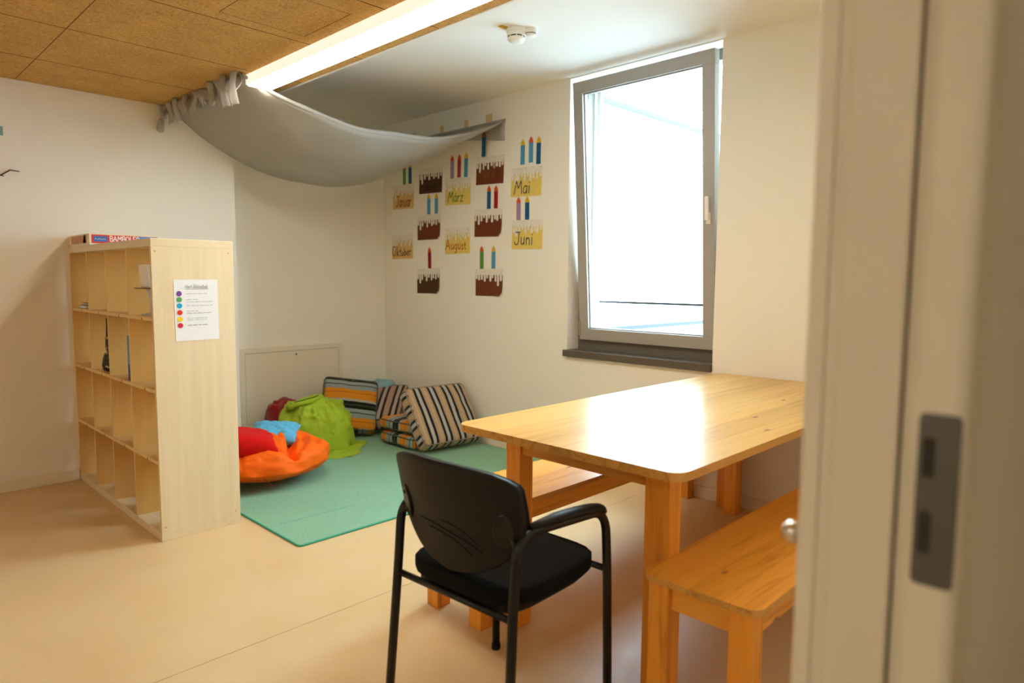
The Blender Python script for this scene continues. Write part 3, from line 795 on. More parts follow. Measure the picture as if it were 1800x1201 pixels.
# ------------------------------------------------------------------ hanging grey cloth
cn = thing('hanging_canopy', 'grey cloth slung from the ceiling to the window wall', 'canopy', (1.72, 4.3, ZA))
def canopy_pt(u, v):
    """u 0..1 from the ceiling edge to the window wall, v 0..1 from front edge to back edge"""
    y = (3.80 + (3.63 - 3.80) * u) * (1 - v) + (4.90 + (4.86 - 4.90) * u) * v
    x = 1.725 + (XW - .006 - 1.725) * u
    x += .05 * math.sin(math.pi * u) * (v - .5) * -1
    z0 = 2.418; z1 = 2.455
    sg = .235 + (.42 - .235) * min(1, v * 1.5) ** .8
    cat = 4 * u * (1 - u)
    cat = cat ** .92
    skew = 1 + .12 * (u - .5)
    z = z0 + (z1 - z0) * u - sg * cat * skew
    z -= .05 * math.sin(math.pi * min(1, v * 1.0)) * math.sin(math.pi * u)
    z += .020 * noise.noise(Vector((u * 5 + v * 2, v * 5 - u * 2, 1.3))) * math.sin(math.pi * u) + .008 * math.sin(v * 26 + u * 3) * u ** 6
    return Vector((x, y, z)) - Vector(cn.location)
bm = bmesh.new(); nu, nv = 64, 30
g = [[bm.verts.new(canopy_pt(i/nu, j/nv)) for j in range(nv+1)] for i in range(nu+1)]
for i in range(nu):
    for j in range(nv): bm.faces.new((g[i][j], g[i+1][j], g[i+1][j+1], g[i][j+1]))
cl = obj('cloth', bm, 'canopy', cn, smooth=True)
md = cl.modifiers.new('thickness', 'SOLIDIFY'); md.thickness = .002
# thick gathered hem along the front edge, turned in
hem = []
for i in range(nu + 1):
    p = canopy_pt(i/nu, 0); hem.append(p + Vector((0, .012, .004 + .010 * math.sin(math.pi * i/nu))))
bm = bmesh.new(); tube(bm, hem, [.010 + .014 * math.sin(math.pi * i/nu) ** .7 * (1 + .3 * noise.noise(Vector((i*.3, 0, 0)))) for i in range(nu+1)], 8, flat=(1, .7))
obj('front_hem', bm, 'canopy', cn, smooth=True)
# flap hanging down the wall at the front corner
bm = bmesh.new()
g = []
for i in range(25):
    y = 3.617 + (4.55 - 3.617) * i/24; h = .15 * (1 - (i/24)) ** .8 + .012
    row = []
    for j in range(6):
        row.append(bm.verts.new(Vector((XW - .003 - .005 * (j/5) - .004 * (1 + math.sin(i * 1.7)) * (j/5), y + .012 * math.sin(j * .6), 2.472 - h * j/5)) - Vector(cn.location)))
    g.append(row)
for i in range(24):
    for j in range(5): bm.faces.new((g[i][j], g[i+1][j], g[i+1][j+1], g[i][j+1]))
o = obj('wall_flap', bm, 'canopy', cn, smooth=True); md = o.modifiers.new('thickness', 'SOLIDIFY'); md.thickness = .002
# gathered strip and tied loops along the ceiling edge
bm = bmesh.new(); g = []
for i in range(61):
    y = 3.80 + (4.90 - 3.80) * i/60; hgt = .11 - .03 * i/60 + .012 * math.sin(i * .9)
    x = 1.705 + .012 * math.sin(i * 1.1) + .01 * noise.noise(Vector((i*.4, 2, 0)))
    g.append([bm.verts.new(Vector((x + (.022 * math.sin(j * .8 + i * .35) - .012 * j/5), y, ZA - .002 - hgt * j/5)) - Vector(cn.location)) for j in range(6)])
for i in range(60):
    for j in range(5): bm.faces.new((g[i][j], g[i+1][j], g[i+1][j+1], g[i][j+1]))
o = obj('gathered_edge', bm, 'canopy', cn, smooth=True); md = o.modifiers.new('thickness', 'SOLIDIFY'); md.thickness = .002
def tie(y, L, x=1.69, w=.035, knot=True, lean=0.0):
    bm = bmesh.new(); pts = []
    n = 9; g = []
    for i in range(n):
        t = i/(n-1); ww = w * (1 - .3 * math.exp(-((t - .4) / .12) ** 2)) * (.9 + .2 * t)
        cx = x + .014 * math.sin(t * 3 + y * 9) ; cy = y + lean * t
        z = ZA - .004 - L * t
        g.append([bm.verts.new(Vector((cx - .005 + .012 * (s ** 2) , cy + ww * s, z)) - Vector(cn.location)) for s in (-1, -.5, 0, .5, 1)])
    for i in range(n-1):
        for j in range(4): bm.faces.new((g[i][j], g[i+1][j], g[i+1][j+1], g[i][j+1]))
    o = obj('tie_loop', bm, 'canopy', cn, smooth=True); md = o.modifiers.new('thickness', 'SOLIDIFY'); md.thickness = .003; md.offset = 0
for y, L, ln in ((3.815, .185, -.03), (3.93, .17, .0), (4.13, .135, .02), (4.36, .13, .02), (4.52, .13, -.02), (4.66, .135, .0), (4.78, .13, .02)):
    tie(y, L, 1.675, .042, lean=ln)
tie(4.895, .155, 1.655, .022)
obj('tassel', tube_bm([Vector(p) - Vector(cn.location) for p in ((1.655, 4.885, 2.335), (1.652, 4.885, 2.30), (1.655, 4.887, 2.265), (1.66, 4.89, 2.245))], [.006, .018, .024, .012], 6), 'canopy', cn)
for i, (y, z) in enumerate(((3.80, 2.50), (4.056, 2.497), (4.354, 2.498), (4.72, 2.492))):
    w = .035 if i == 0 else .022
    o = obj('masking_tape', bbox(XW - .0012, XW - .0002, y - w, y + w, z - .045, z + .032), 'tape')
    tag(o, ['masking tape strip holding the front corner of the grey cloth', 'second masking tape strip above the cloth from the window', 'third masking tape strip above the cloth from the window', 'masking tape strip above the cloth nearest the corner'][i], 'tape', 'tape strips above the cloth')

# ------------------------------------------------------------------ smoke detector
sd = thing('smoke_detector', 'white round smoke detector on the plaster ceiling', 'smoke detector', (2.735, 2.655, ZP))
def down(prof, seg=32):
    return lathe([(r, -z) for r, z in prof], seg)
obj('base', down([(.055, 0), (.055, .018), (.052, .022)]), 'white_pl', sd, smooth=False)
obj('chamber', down([(.050, .022), (.052, .040), (.050, .0405)]), 'white_pl', sd)
obj('slot_ring', down([(.046, .0405), (.046, .047)]), 'dark', sd)
for k in range(8):
    a = 2*math.pi*k/8; o = obj('slot_rib', bbox(.043, .0485, -.004, .004, -.048, -.040), 'white_pl', sd, rot=(0, 0, a))
obj('cap', down([(.049, .047), (.047, .056), (.038, .066), (.02, .071), (.001, .072)]), 'white_pl', sd, smooth=True)
obj('sounder', down([(.036, 0), (.036, .022), (.034, .024)]), 'white_pl', sd, loc=(.055, -.055, 0))
obj('sounder_slot', down([(.032, .024), (.032, .028)]), 'dark', sd, loc=(.055, -.055, 0))
obj('sounder_cap', down([(.034, .028), (.030, .036), (.012, .040), (.001, .0405)]), 'white_pl', sd, loc=(.055, -.055, 0), smooth=True)
tg = obj('inspection_sticker', bbox(2.635, 2.705, 2.665, 2.70, ZP - .0012, ZP - .0002), plain('sticker_yellow', '#c9a61c', .6, var=.2, nscale=60))
tag(tg, 'small yellow sticker beside the smoke detector on the ceiling', 'sticker')

# ------------------------------------------------------------------ access hatch in the niche
ha = thing('access_hatch', 'white painted metal access hatch low in the niche wall', 'hatch', (2.715, YN, .41))
hx, hz_ = .455, .325
bm = bmesh.new()
box(bm, -hx, hx, -.010, 0, hz_ - .04, hz_); box(bm, -hx, hx, -.010, 0, -hz_, -hz_ + .042)
box(bm, -hx, -hx + .042, -.010, 0, -hz_ + .042, hz_ - .04); box(bm, hx - .038, hx, -.010, 0, -hz_ + .042, hz_ - .04)
obj('hatch_frame', bm, 'base', ha)
obj('gap', bbox(-hx + .042, hx - .038, -.003, -.001, -hz_ + .042, hz_ - .04), 'dark', ha)
obj('hatch_door', bbox(-hx + .045, hx - .041, -.008, -.003, -hz_ + .045, hz_ - .043), 'base', ha)
bm = lathe([(.009, 0), (.009, .002), (.006, .003)], 14); bmesh.ops.rotate(bm, verts=bm.verts, cent=(0, 0, 0), matrix=Matrix.Rotation(math.radians(90), 3, 'X'))
obj('lock', bm, plain('hatch_lock', '#7a6f5c', .5), ha, loc=(.02, -.008, .252))

# ------------------------------------------------------------------ wall bits at the left edge
o = obj('blue_paper_scrap', bbox(.72, .806, YB - .0015, YB - .0003, 2.098, 2.150), plain('scrap_blue', '#7fa6a6', .8)); tag(o, 'scrap of blue paper on the back wall at the left edge', 'paper')
tw = thing('hanging_twig', 'thin brown twig hanging on the back wall at the left edge', 'twig', (.80, YB - .02, 1.88))
obj('branch', tube_bm([(-.16, .01, -.045), (-.08, 0, -.02), (-.02, 0, -.012), (.025, -.005, .022), (.07, 0, .019)], [.006, .006, .005, .004, .003], 6), plain('twig_bark', '#5b2c16', .8), tw)
obj('side_bud', tube_bm([(-.02, 0, -.012), (-.005, 0, -.016)], [.004, .002], 6), plain('twig_bark2', '#4a2310', .8), tw)

# ------------------------------------------------------------------ table and benches
tb = thing('pine_table', 'long varnished pine table pushed against the window wall', 'table', (1.61, .93, 0))
TL, TW, TZ = 2.008, .93, .76
tt = obj('tabletop', prism(round_rect(0, TL, 0, TW, .05, 8), TZ - .027, TZ, .003), 'pine_top', tb)
tt.data.materials.append(MT['ply'])
for p in tt.data.polygons:
    if abs(p.normal.z) < .3: p.material_index = 1
lx0, lx1, ly0, ly1 = .131, TL - .085, .11, .726
for x in (lx0, lx1 - .07):
    for y in (ly0, ly1):
        obj('leg', bbox(x, x + .07, y, y + .07 if y == ly1 else y + .085, 0, TZ - .027, .004), 'pine_z', tb)
for x in (lx0 + .012, lx1 - .05):
    obj('end_rail', bbox(x, x + .035, ly0 + .085, ly1, TZ - .105, TZ - .027, .003), 'pine_y', tb)
for y in (ly0 + .012, ly1 + .022):
    obj('long_rail', bbox(lx0 + .07, lx1 - .07, y, y + .035, TZ - .09, TZ - .027, .003), 'pine_x', tb)

def bench(y0, label):
    t = thing('pine_bench', label, 'bench', (1.613, y0, 0), (0, 0, 0), 'pine benches along the table')
    L, W2, Z = 2.0, .352, .45
    s = obj('seat', prism(round_rect(0, L, 0, W2, .04, 6), Z - .020, Z, .003), 'pine_x', t)
    s.data.materials.append(MT['ply'])
    for p in s.data.polygons:
        if abs(p.normal.z) < .3: p.material_index = 1
    for x in (.013, L - .083):
        for y in (.02, W2 - .085):
            obj('leg', bbox(x, x + .065, y, y + .065, 0, Z - .02, .003), 'pine_z', t)
    for x in (.030, L - .06): obj('end_rail', bbox(x, x + .03, .085, W2 - .085, Z - .095, Z - .02, .002), 'pine_y', t)
    for y in (.03, W2 - .06): obj('long_rail', bbox(.078, L - .083, y, y + .03, Z - .095, Z - .02, .002), 'pine_x', t)
    return t
bench(1.718, 'pine bench on the far side of the table')
bench(.698, 'pine bench on the near side of the table by the door frame')

# ------------------------------------------------------------------ black armchair
ch = thing('conference_chair', 'black stacking armchair with cloth seat at the table head', 'chair', (1.378, 1.376, 0), (0, 0, math.radians(3)))
for s in (1, -1):
    y = .225 * s
    pth = rounded_path([(-.245, y + .012*s, .01), (-.212, y, .46), (-.198, y, .645), (.20, y, .612), (.216, y, .42), (.222, y + .006*s, .01)], .075, 8)
    obj('side_frame', tube_bm(pth, .0135, 12), 'black_tube', ch, smooth=True)
    pad = rounded_path([(-.150, y, .655), (.02, y, .646), (.155, y, .631), (.19, y, .610)], .06, 6)
    bm = bmesh.new(); tube(bm, pad, [.010] + [.020] * (len(pad) - 2) + [.012], 12, flat=(1.05, .72)); obj('arm_pad', bm, 'black_plastic', ch, smooth=True)
    for x, n in ((-.214, 'rear'), (.214, 'front')):
        obj('foot_cap', tube_bm([(-.2455 if x < 0 else .222, y + (.012 if x < 0 else .006)*s, 0), (-.2445 if x < 0 else .222, y + (.012 if x < 0 else .006)*s, .02)], .0155, 12), 'black_plastic', ch)
for x in (-.2135, .2155):
    obj('cross_bar', tube_bm([(x, -.222, .425), (x, .222, .425)], .010, 10), 'black_tube', ch, smooth=True)
# seat
def superbox(hx, hy, hz, e=4.0, n=18, ez=2.6):
    bm = bmesh.new(); bmesh.ops.create_uvsphere(bm, u_segments=n*2, v_segments=n, radius=1)
    for v in bm.verts:
        x, y, z = v.co; 
        rxy = math.hypot(x, y)
        if rxy > 1e-6:
            cx, cy = x / rxy, y / rxy; k = (abs(cx) ** e + abs(cy) ** e) ** (-1 / e)
        else: cx = cy = k = 0
        rr = 1 - (1 - rxy) ** ez if rxy < 1 else 1
        zz = math.copysign(1 - (1 - abs(z)) ** 1.7, z)
        v.co = (cx * k * rr * hx, cy * k * rr * hy, zz * hz)
    return bm
bm = superbox(.225, .218, .027, 4, 20)
for v in bm.verts:
    v.co.x += .005; v.co.z += .455 + .010 * (v.co.x / .22) ** 2 - .012 * max(0, v.co.x / .22) ** 4
obj('seat', bm, 'black_cloth', ch, smooth=True)
bm = superbox(.205, .195, .022, 5, 14)
for v in bm.verts: v.co.z += .428
obj('seat_shell', bm, 'black_plastic', ch, smooth=True)
# back
def back_pt(s, t, off=0.0):
    z = .495 + .305 * t
    hw = .236 * (1 - (1 - min(1, t / .62)) ** 2.2) ** .55 if t < .62 else .236 - .004 * ((t - .62) / .38) ** 2
    if t > .86: hw -= .06 * ((t - .86) / .14) ** 2.6
    hw = max(hw, .01)
    x = -.208 - .060 * t ** 1.2 + .058 * (s * hw / .236) ** 2 + off
    return Vector((x, s * hw, z + .012 * (1 - abs(s) ** 2.5) * (t > .8) * (t - .8) / .2))
def back_mesh(o1, o2):
    bm = bmesh.new(); n, m = 28, 24
    A = [[bm.verts.new(back_pt(-1 + 2*i/n, j/m, o1)) for j in range(m+1)] for i in range(n+1)]
    B = [[bm.verts.new(back_pt(-1 + 2*i/n, j/m, o2)) for j in range(m+1)] for i in range(n+1)]
    for i in range(n):
        for j in range(m):
            bm.faces.new((A[i][j], A[i][j+1], A[i+1][j+1], A[i+1][j])); bm.faces.new((B[i][j], B[i+1][j], B[i+1][j+1], B[i][j+1]))
    for i in range(n):
        for j in (0, m): bm.faces.new((A[i][j], A[i+1][j], B[i+1][j], B[i][j]))
    for j in range(m):
        for i in (0, n): bm.faces.new((A[i][j], A[i][j+1], B[i][j+1], B[i][j]))
    return bm
obj('back_shell', back_mesh(-.008, .008), 'black_plastic', ch, smooth=True)
def pad_back():
    bm = back_mesh(.008, .034)
    for v in bm.verts:
        v.co.y *= .95; v.co.z = .505 + (v.co.z - .495) * .94
    return bm
obj('back_pad', pad_back(), 'black_cloth', ch, smooth=True)
for s in (1, -1):
    bm = lathe([(.030, 0), (.030, .004), (.027, .007), (.001, .0075)], 22)
    for v in bm.verts: v.co.y *= 1.0; v.co.x *= 1.7
    bmesh.ops.rotate(bm, verts=bm.verts, cent=(0, 0, 0), matrix=Matrix.Rotation(math.radians(-90), 3, 'Y'))
    p = back_pt(.80 * s, .5, -.008)
    pl = obj('bracket_plate', bm, 'black_tube', ch, loc=p + Vector((.001, 0, 0)), rot=(0, math.radians(-9), math.radians(-24 * s)), smooth=False)
    for dz in (-.028, .028):
        b2 = lathe([(.006, 0), (.006, .002), (.003, .003)], 10); bmesh.ops.rotate(b2, verts=b2.verts, cent=(0, 0, 0), matrix=Matrix.Rotation(math.radians(-90), 3, 'Y'))
        obj('screw', b2, 'dark', pl, loc=(-.0072, 0, dz))
    arm = [back_pt(.82 * s, .5, -.004), Vector((-.19, .21 * s, .615)), Vector((-.203, .225 * s, .60))]
    obj('back_bracket', tube_bm(arm, .009, 8), 'black_tube', ch, smooth=True)
for z0, a, b, k in ((.42, -.55, .62, .05), (.36, -.35, .5, .055), (.47, -.1, .55, .05)):
    pts = [back_pt(-(a + (b - a) * i/14), z0 - .16 * ((i/14) ** 1.4) + k * math.sin(math.pi * i/14) * .6, -.0085) for i in range(15)]
    obj('shell_ridge', tube_bm(pts, [.0006] + [.0022] * 13 + [.0006], 6), 'black_plastic', ch, smooth=True)

# ------------------------------------------------------------------ green mat
mt_ = thing('green_carpet', 'mint green carpet in the reading corner', 'carpet', (1.545, 2.925, 0))
obj('pile', prism(round_rect(0, 2.03, 0, 2.20, .02, 4), 0, .009, .003), 'mat_green', mt_)
bm = bmesh.new(); rr = [Vector((x, y, .005)) for x, y in round_rect(-.001, 2.031, -.001, 2.201, .022, 4)]
rr.append(rr[0]); tube(bm, rr, .0052, 6, caps=False); obj('binding', bm, 'mat_edge', mt_)
obj('crease', tube_bm([(.06, .33, .0088), (.5, .325, .0088)], .0012, 5), 'mat_edge', mt_)

# ------------------------------------------------------------------ soft things
def ridged(p, o=3):
    s = 0; a = 1
    for _ in range(o):
        s += a * (1 - abs(noise.noise(p)) * 2); p = p * 2.1 + Vector((3.1, 1.7, .9)); a *= .5
    return s
def seg_dist(p, a, b):
    ab = b - a; t = max(0, min(1, (p - a).dot(ab) / max(ab.length_squared, 1e-9))); return (p - a - ab * t).length, t
def blob(rx, ry, h, creases=(), nse=.02, fold=0.0, seed=0, flat=.35, power=.75, seg=(84, 52), shape=None):
    """sagging bag: dome over a flat bottom; creases = [(polyline xy, width, depth)]"""
    bm = bmesh.new(); bmesh.ops.create_uvsphere(bm, u_segments=seg[0], v_segments=seg[1], radius=1)
    for v in bm.verts:
        x, y, z = v.co; n0 = Vector(v.co)
        q = Vector((x * rx, y * ry))
        zz = (max(z, 0) ** power) * (1 - flat) + flat if z > 0 else flat * (1 - (-z) ** 1.6 * 1.0) 
        zz = max(0, zz) if z > -.9 else 0
        k = 1.0 if z > 0 else (1 - .22 * (-z) ** 2.5)
        P = Vector((q.x * k, q.y * k, h * zz))
        if z <= 0: P.z = h * flat * (1 + z) ** .8 if z > -1 else 0
        d = nse * noise.noise(n0 * 2.1 + Vector((seed, 0, 0))) + nse * .5 * noise.noise(n0 * 5 + Vector((0, seed, 0)))
        if fold: d += fold * (ridged(Vector((x * 1.6, y * 1.6, z * .9)) + Vector((seed, seed * .7, 0)), 3) - .9) * (.35 + .65 * max(0, z + .4))
        P += n0 * d * (1 if z > -.3 else .2)
        if z > -.25:
            for pl, w, dep in creases:
                best = 9
                for a, b in zip(pl, pl[1:]):
                    dd, t = seg_dist(Vector((P.x, P.y)), Vector(a), Vector(b)); best = min(best, dd)
                e = math.exp(-(best / w) ** 2); P.z -= dep * e * min(1, max(0, z + .25) * 2); P -= Vector((n0.x, n0.y, 0)) * dep * .5 * e
        if shape: P = shape(P, n0)
        P.z = max(P.z, 0.0)
        v.co = P
    return bm

# orange bean bag
ob = thing('orange_bean_bag', 'bright orange bean bag slumped on the carpet beside the bookshelf', 'bean bag', (1.93, 4.06, .0105))
cr = [([(.17, .0), (.10, -.15), (.03, -.29)], .028, .10), ([(-.36, -.10), (-.16, -.17), (-.04, -.24), (.03, -.29)], .020, .038), ([(.25, -.02), (.20, -.14), (.10, -.26)], .022, .035), ([(.08, .06), (.07, -.08)], .018, .03), ([(.30, -.10), (.24, -.20)], .018, .02), ([(-.30, -.30), (-.24, -.18)], .012, .012), ([(.19, .08), (.22, .0)], .016, .025)]
obj('bag', blob(.40, .345, .28, cr, .018, .014, 3, .45, .66, (150, 90)), 'orange', ob, smooth=True)
seam = [(-.30 + .02*i, -.335 + .0065*i - .0008*i*i*.0, .07 + .006*i) for i in range(6)]
obj('seam', tube_bm([(-.12, -.327, .05), (-.17, -.300, .12), (-.22, -.25, .18)], .0018, 5), 'dred', ob)

def pillow(hx, hy, hz, seed=0, wr=.012, n=26, pinch=.12):
    bm = bmesh.new(); 
    def P(u, v, s):
        x = u * hx * (1 - pinch * (1 - abs(v)) ** 0 * (1 - v * v) * 0 + 0) ; 
        ex = 1 - pinch * (1 - v * v) * u * u; ey = 1 - pinch * (1 - u * u) * v * v
        e = max(0, (1 - u ** 4) * (1 - v ** 4)) ** .55
        w = noise.noise(Vector((u * 3 + seed, v * 3, s))) * wr * (1 - e * .5) + .5 * wr * noise.noise(Vector((u * 8, v * 8 + seed, s)))
        return Vector((u * hx * ex, v * hy * ey, s * (hz * e) + w * (1 if e > .05 else 0)))
    top = [[bm.verts.new(P(-1 + 2*i/n, -1 + 2*j/n, 1)) for j in range(n+1)] for i in range(n+1)]
    bot = [[top[i][j] if i in (0, n) or j in (0, n) else bm.verts.new(P(-1 + 2*i/n, -1 + 2*j/n, -1)) for j in range(n+1)] for i in range(n+1)]
    for i in range(n):
        for j in range(n):
            bm.faces.new((top[i][j], top[i+1][j], top[i+1][j+1], top[i][j+1]))
            f = (bot[i][j], bot[i][j+1], bot[i+1][j+1], bot[i+1][j])
            if len(set(f)) == 4:
                try: bm.faces.new(f)
                except ValueError: pass
    return bm
rp = obj('red_cushion', pillow(.20, .14, .075, 2, .012, pinch=.10), 'red', None, (1.745, 3.97, .295), (math.radians(6), math.radians(10), math.radians(-20)), True)
tag(rp, 'soft red cushion lying on the orange bean bag', 'cushion')
bp = obj('sky_blue_cushion', pillow(.155, .12, .055, 5, .018, pinch=.1), 'sky_cloth', None, (2.045, 4.17, .272), (math.radians(18), math.radians(3), math.radians(-35)), True)
tag(bp, 'small sky blue cushion behind the red cushion on the bean bag', 'cushion')

# dark red bag behind the lime one
db = thing('dark_red_bean_bag', 'dark red bean bag half hidden behind the lime cover', 'bean bag', (2.52, 4.93, .0105))
obj('bag', blob(.155, .20, .34, [([(-.12, -.1), (-.05, .05)], .02, .02)], .02, .02, 9, .4, .8, (48, 32)), 'dred', db, smooth=True)

# lime bean bag cover, half empty
lb = thing('lime_bean_bag', 'crumpled lime green bean bag against the striped cushion', 'bean bag', (2.62, 4.66, .0105))
import numpy as np
def drape(size, n, rad, cz, rot=0.0, squeeze=.86, seed=1, steps=170, off=(0, 0), start=.46, bend=.35, wave=.010):
    """lay a square cloth over an ellipsoid mound by position based dynamics; returns an (n, n, 3) grid"""
    rg = np.random.RandomState(seed); L = size / (n - 1)
    u = (np.arange(n) - (n - 1) / 2) * L * squeeze
    X, Y = np.meshgrid(u, u, indexing='ij'); c, sn = math.cos(rot), math.sin(rot)
    P = np.stack([X * c - Y * sn + off[0], X * sn + Y * c + off[1], np.full_like(X, start)], -1)
    for q in range(5):
        k = rg.uniform(-1, 1, 2) * (14 if wave < .02 else 45); P[..., 2] += wave * np.sin(P[..., 0] * k[0] + P[..., 1] * k[1] + rg.uniform(0, 6))
    P += rg.normal(0, .001, P.shape); V = np.zeros_like(P); dt = 1 / 60
    cons = []
    for di, dj, st in ((1, 0, 1), (0, 1, 1), (1, 1, .6), (1, -1, .6), (2, 0, bend), (0, 2, bend)):
        for par in range(2 * max(abs(di), abs(dj))):
            I, J = np.meshgrid(np.arange(n), np.arange(n), indexing='ij'); key = (I if di else J)
            ok = (I + di < n) & (J + dj < n) & (J + dj >= 0) & ((key // max(abs(di), abs(dj))) % 2 == par % 2) & (key % max(abs(di), abs(dj)) == par // 2)
            I, J = I[ok], J[ok]
            if len(I): cons.append((I, J, I + di, J + dj, L * math.hypot(di, dj), st))
    R = np.array(rad); Cc = np.array((0, 0, cz))
    for _ in range(steps):
        V[..., 2] -= 9.8 * dt; V *= .97; Q = P + V * dt
        for _it in range(5):
            for I, J, I2, J2, l0, st in cons:
                d = Q[I2, J2] - Q[I, J]; ln = np.linalg.norm(d, axis=-1) + 1e-9
                k = (.5 * st * (ln - l0) / ln)[:, None] * d
                Q[I, J] += k; Q[I2, J2] -= k
            e = (Q - Cc) / R; m = np.linalg.norm(e, axis=-1); hit = m < 1
            Q[hit] = Cc + (e[hit] / m[hit][:, None]) * R
            fl_ = Q[..., 2] < .004; Q[..., 2][fl_] = .004
        V = (Q - P) / dt
        V[hit] *= .35; V[fl_] *= .35
        P = Q
    return P
def grid_bm(P):
    bm = bmesh.new(); n, m = P.shape[:2]
    g = [[bm.verts.new(tuple(P[i, j])) for j in range(m)] for i in range(n)]
    for i in range(n - 1):
        for j in range(m - 1): bm.faces.new((g[i][j], g[i+1][j], g[i+1][j+1], g[i][j+1]))
    return bm
def lime_shape(P, n0):
    a = math.atan2(P.y, P.x)
    k = 1 + .09 * abs(math.sin(3.5 * a + 1.6 * noise.noise(n0 * 2))) * max(0, 1 - abs(n0.z - .1)) + .10 * math.exp(-((a + 1.6) / .4) ** 2) * max(0, .4 - n0.z)
    P.x *= k; P.y *= k
    return P
cr = [([(-.22, -.05), (-.05, -.12), (.02, -.28)], .014, .050), ([(-.10, .02), (.06, -.10), (.10, -.30)], .013, .045), ([(.06, .05), (.18, -.08), (.20, -.22)], .014, .050), ([(-.15, .10), (.02, .06), (.15, .10)], .018, .045), ([(.02, -.02), (-.12, -.22)], .012, .035), ([(-.25, .02), (-.12, .06)], .012, .02), ([(.0, .0), (.12, .02), (.2, .08)], .012, .04)]
obj('bag', blob(.245, .275, .36, cr, .025, .042, 14, .45, .60, (190, 120), lime_shape), 'lime', lb, smooth=True)
P = drape(.74, 76, (.275, .305, .30), .10, .75, .66, 11, 150, off=(-.02, -.15), start=.47, bend=.03, wave=.030)
o = obj('cover', grid_bm(P), 'lime', lb, smooth=True)
md = o.modifiers.new('th', 'SOLIDIFY'); md.thickness = .005; md.offset = 1
md = o.modifiers.new('sub', 'SUBSURF'); md.levels = 1; md.render_levels = 1
ring = []
for k in range(33):
    a = 2*math.pi*k/32; ring.append((-.105 + .115*math.cos(a), -.03 + .085*math.sin(a), .352 + .028*math.cos(a+.9) + .014*noise.noise(Vector((math.cos(a)*2, math.sin(a)*2, 1)))))
bm = bmesh.new(); tube(bm, ring, [.026 + .018*noise.noise(Vector((math.cos(k*.39)*2, math.sin(k*.39)*2, 4))) for k in range(33)], 10, caps=False)
obj('rolled_opening', bm, 'lime', lb, smooth=True)
bm = bmesh.new(); tube(bm, [Vector(p) + Vector((-.008, -.016, .020)) for p in ring[14:33]], .004, 6); obj('dark_piping', bm, 'lime_d', lb, smooth=True)
bm = bmesh.new(); tube(bm, [(-.225, -.17, .17), (-.24, -.19, .12), (-.235, -.20, .06)], .012, 6, flat=(1, .35)); obj('carry_strap', bm, 'lime_d', lb)

def box_cushion(hx, hy, hz, seed=0, puff=.02, r=.035, n=18):
    """box cushion with UV: u = metres across the stripes (local x on the faces, running round the side band)"""
    bm = bmesh.new(); uvl = bm.loops.layers.uv.new('UVMap')
    def surf(x, y, z):
        p = Vector((x, y, z)); q = Vector((max(-hx + r, min(hx - r, x)), max(-hy + r, min(hy - r, y)), max(-hz + r * .7, min(hz - r * .7, z))))
        d = p - q
        if d.length > 1e-9: p = q + d.normalized() * min(d.length, r) if d.length > r else p
        e = (1 - (x / hx) ** 2) * (1 - (y / hy) ** 2)
        p.z += math.copysign(puff * max(0, e) ** .7, z) * (abs(z) / hz)
        b = (1 - (z / hz) ** 2)
        p.x *= 1 + .03 * b; p.y *= 1 + .03 * b
        w = .008 * noise.noise(Vector((x * 9 + seed, y * 9, z * 9))) + .004 * noise.noise(Vector((x * 25, y * 25 + seed, z * 25)))
        return p + p.normalized() * w
    def face(fn, uf, a, b):
        g = [[bm.verts.new(surf(*fn(i/a, j/b))) for j in range(b+1)] for i in range(a+1)]
        for i in range(a):
            for j in range(b):
                f = bm.faces.new((g[i][j], g[i+1][j], g[i+1][j+1], g[i][j+1]))
                for lp, (ii, jj) in zip(f.loops, ((i, j), (i+1, j), (i+1, j+1), (i, j+1))):
                    lp[uvl].uv = uf(ii/a, jj/b)
    for s in (1, -1): face(lambda a, b: (-hx + 2*hx*a, -hy + 2*hy*b, s*hz), lambda a, b: (hx*2*a, hy*2*b), n, n)
    for s in (1, -1):
        face(lambda a, b: (-hx + 2*hx*a, s*hy, -hz + 2*hz*b), lambda a, b: (hx*2*a, hz*2*b), n, 6)
        face(lambda a, b: (s*hx, -hy + 2*hy*a, -hz + 2*hz*b), lambda a, b: (hy*2*a + .03, hz*2*b), n, 6)
    bmesh.ops.remove_doubles(bm, verts=bm.verts, dist=.0015)
    return bm
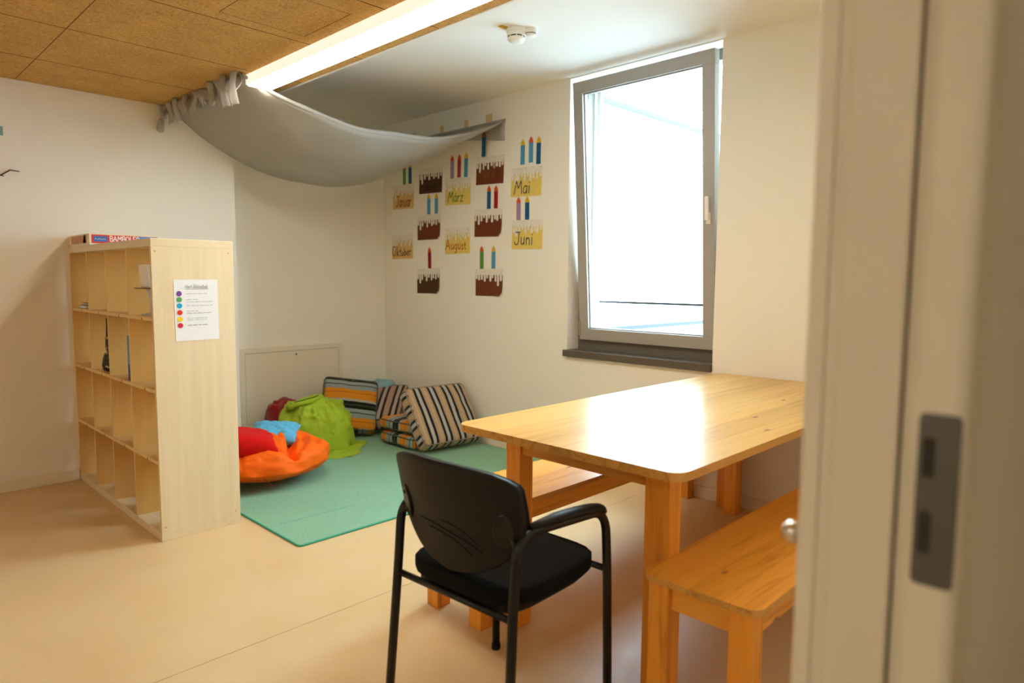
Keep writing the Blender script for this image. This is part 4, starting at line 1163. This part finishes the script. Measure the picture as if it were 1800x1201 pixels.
def cushion(name, label, hx, hy, hz, mat, loc, rot, seed=0, pipe='#6b5848', puff=.02):
    t = thing(name, label, 'cushion', loc)
    t.rotation_mode = 'QUATERNION'; t.rotation_quaternion = rot
    obj('cushion_body', box_cushion(hx, hy, hz, seed, puff), mat, t, smooth=True)
    pm = plain('piping_' + name + str(seed), pipe, .8)
    for s in (1, -1):
        rr = [Vector((x, y, s * (hz - .012))) for x, y in round_rect(-hx + .0, hx - .0, -hy + .0, hy - .0, .035, 5)]
        rr.append(rr[0]); bm = bmesh.new(); tube(bm, rr, .0055, 6, caps=False); obj('piping', bm, pm, t, smooth=True)
    return t
def frame_rot(xa, ya):
    """rotation whose local x follows xa and local y follows ya"""
    X = Vector(xa).normalized(); Y = (Vector(ya) - X * Vector(ya).dot(X)).normalized(); Z = X.cross(Y)
    return Matrix((X, Y, Z)).transposed().to_quaternion()
cushion('striped_box_cushion', 'large beige and navy striped box cushion leaning by the table corner', .265, .235, .058, 'stripeA', (3.285, 3.955, .247), frame_rot((1, -.10, 0), (0.06, .60, .80)), 1, '#8b7763')
cushion('striped_box_cushion', 'brown striped box cushion tilted into the corner', .24, .24, .06, 'stripeB', (3.255, 4.78, .205), frame_rot((.66, -.75, .05), (.62, .60, .42)), 2, '#3a2c22')
cushion('striped_seat_cushion', 'orange and green striped cushion, upper of the two stacked flat', .20, .21, .042, 'stripeC', (3.235, 4.20, .170), frame_rot((.08, -1, 0), (1, .08, 0)), 3, '#4a5448', .008)
cushion('striped_seat_cushion', 'orange and green striped cushion, lower of the two stacked flat', .21, .21, .042, 'stripeC', (3.225, 4.17, .066), frame_rot((.0, -1, 0), (1, 0, 0)), 4, '#4a5448', .008)
cushion('striped_back_cushion', 'orange and green striped cushion leaning on the hatch wall', .22, .215, .055, 'stripeC', (2.985, 4.77, .252), frame_rot((.35, .42, .78), (-.85, .42, .12)), 5, '#4a5448')
pb = thing('pale_blue_cloth', 'pale blue cloth crumpled in the corner on the brown cushion', 'cloth', (3.42, 4.97, .27))
obj('cloth_heap', blob(.15, .13, .13, [([(-.1, -.05), (.05, -.06)], .015, .02), ([(.02, .02), (.08, -.08)], .012, .02)], .012, .012, 6, .4, .5, (64, 40)), 'pale_blue', pb, smooth=True)
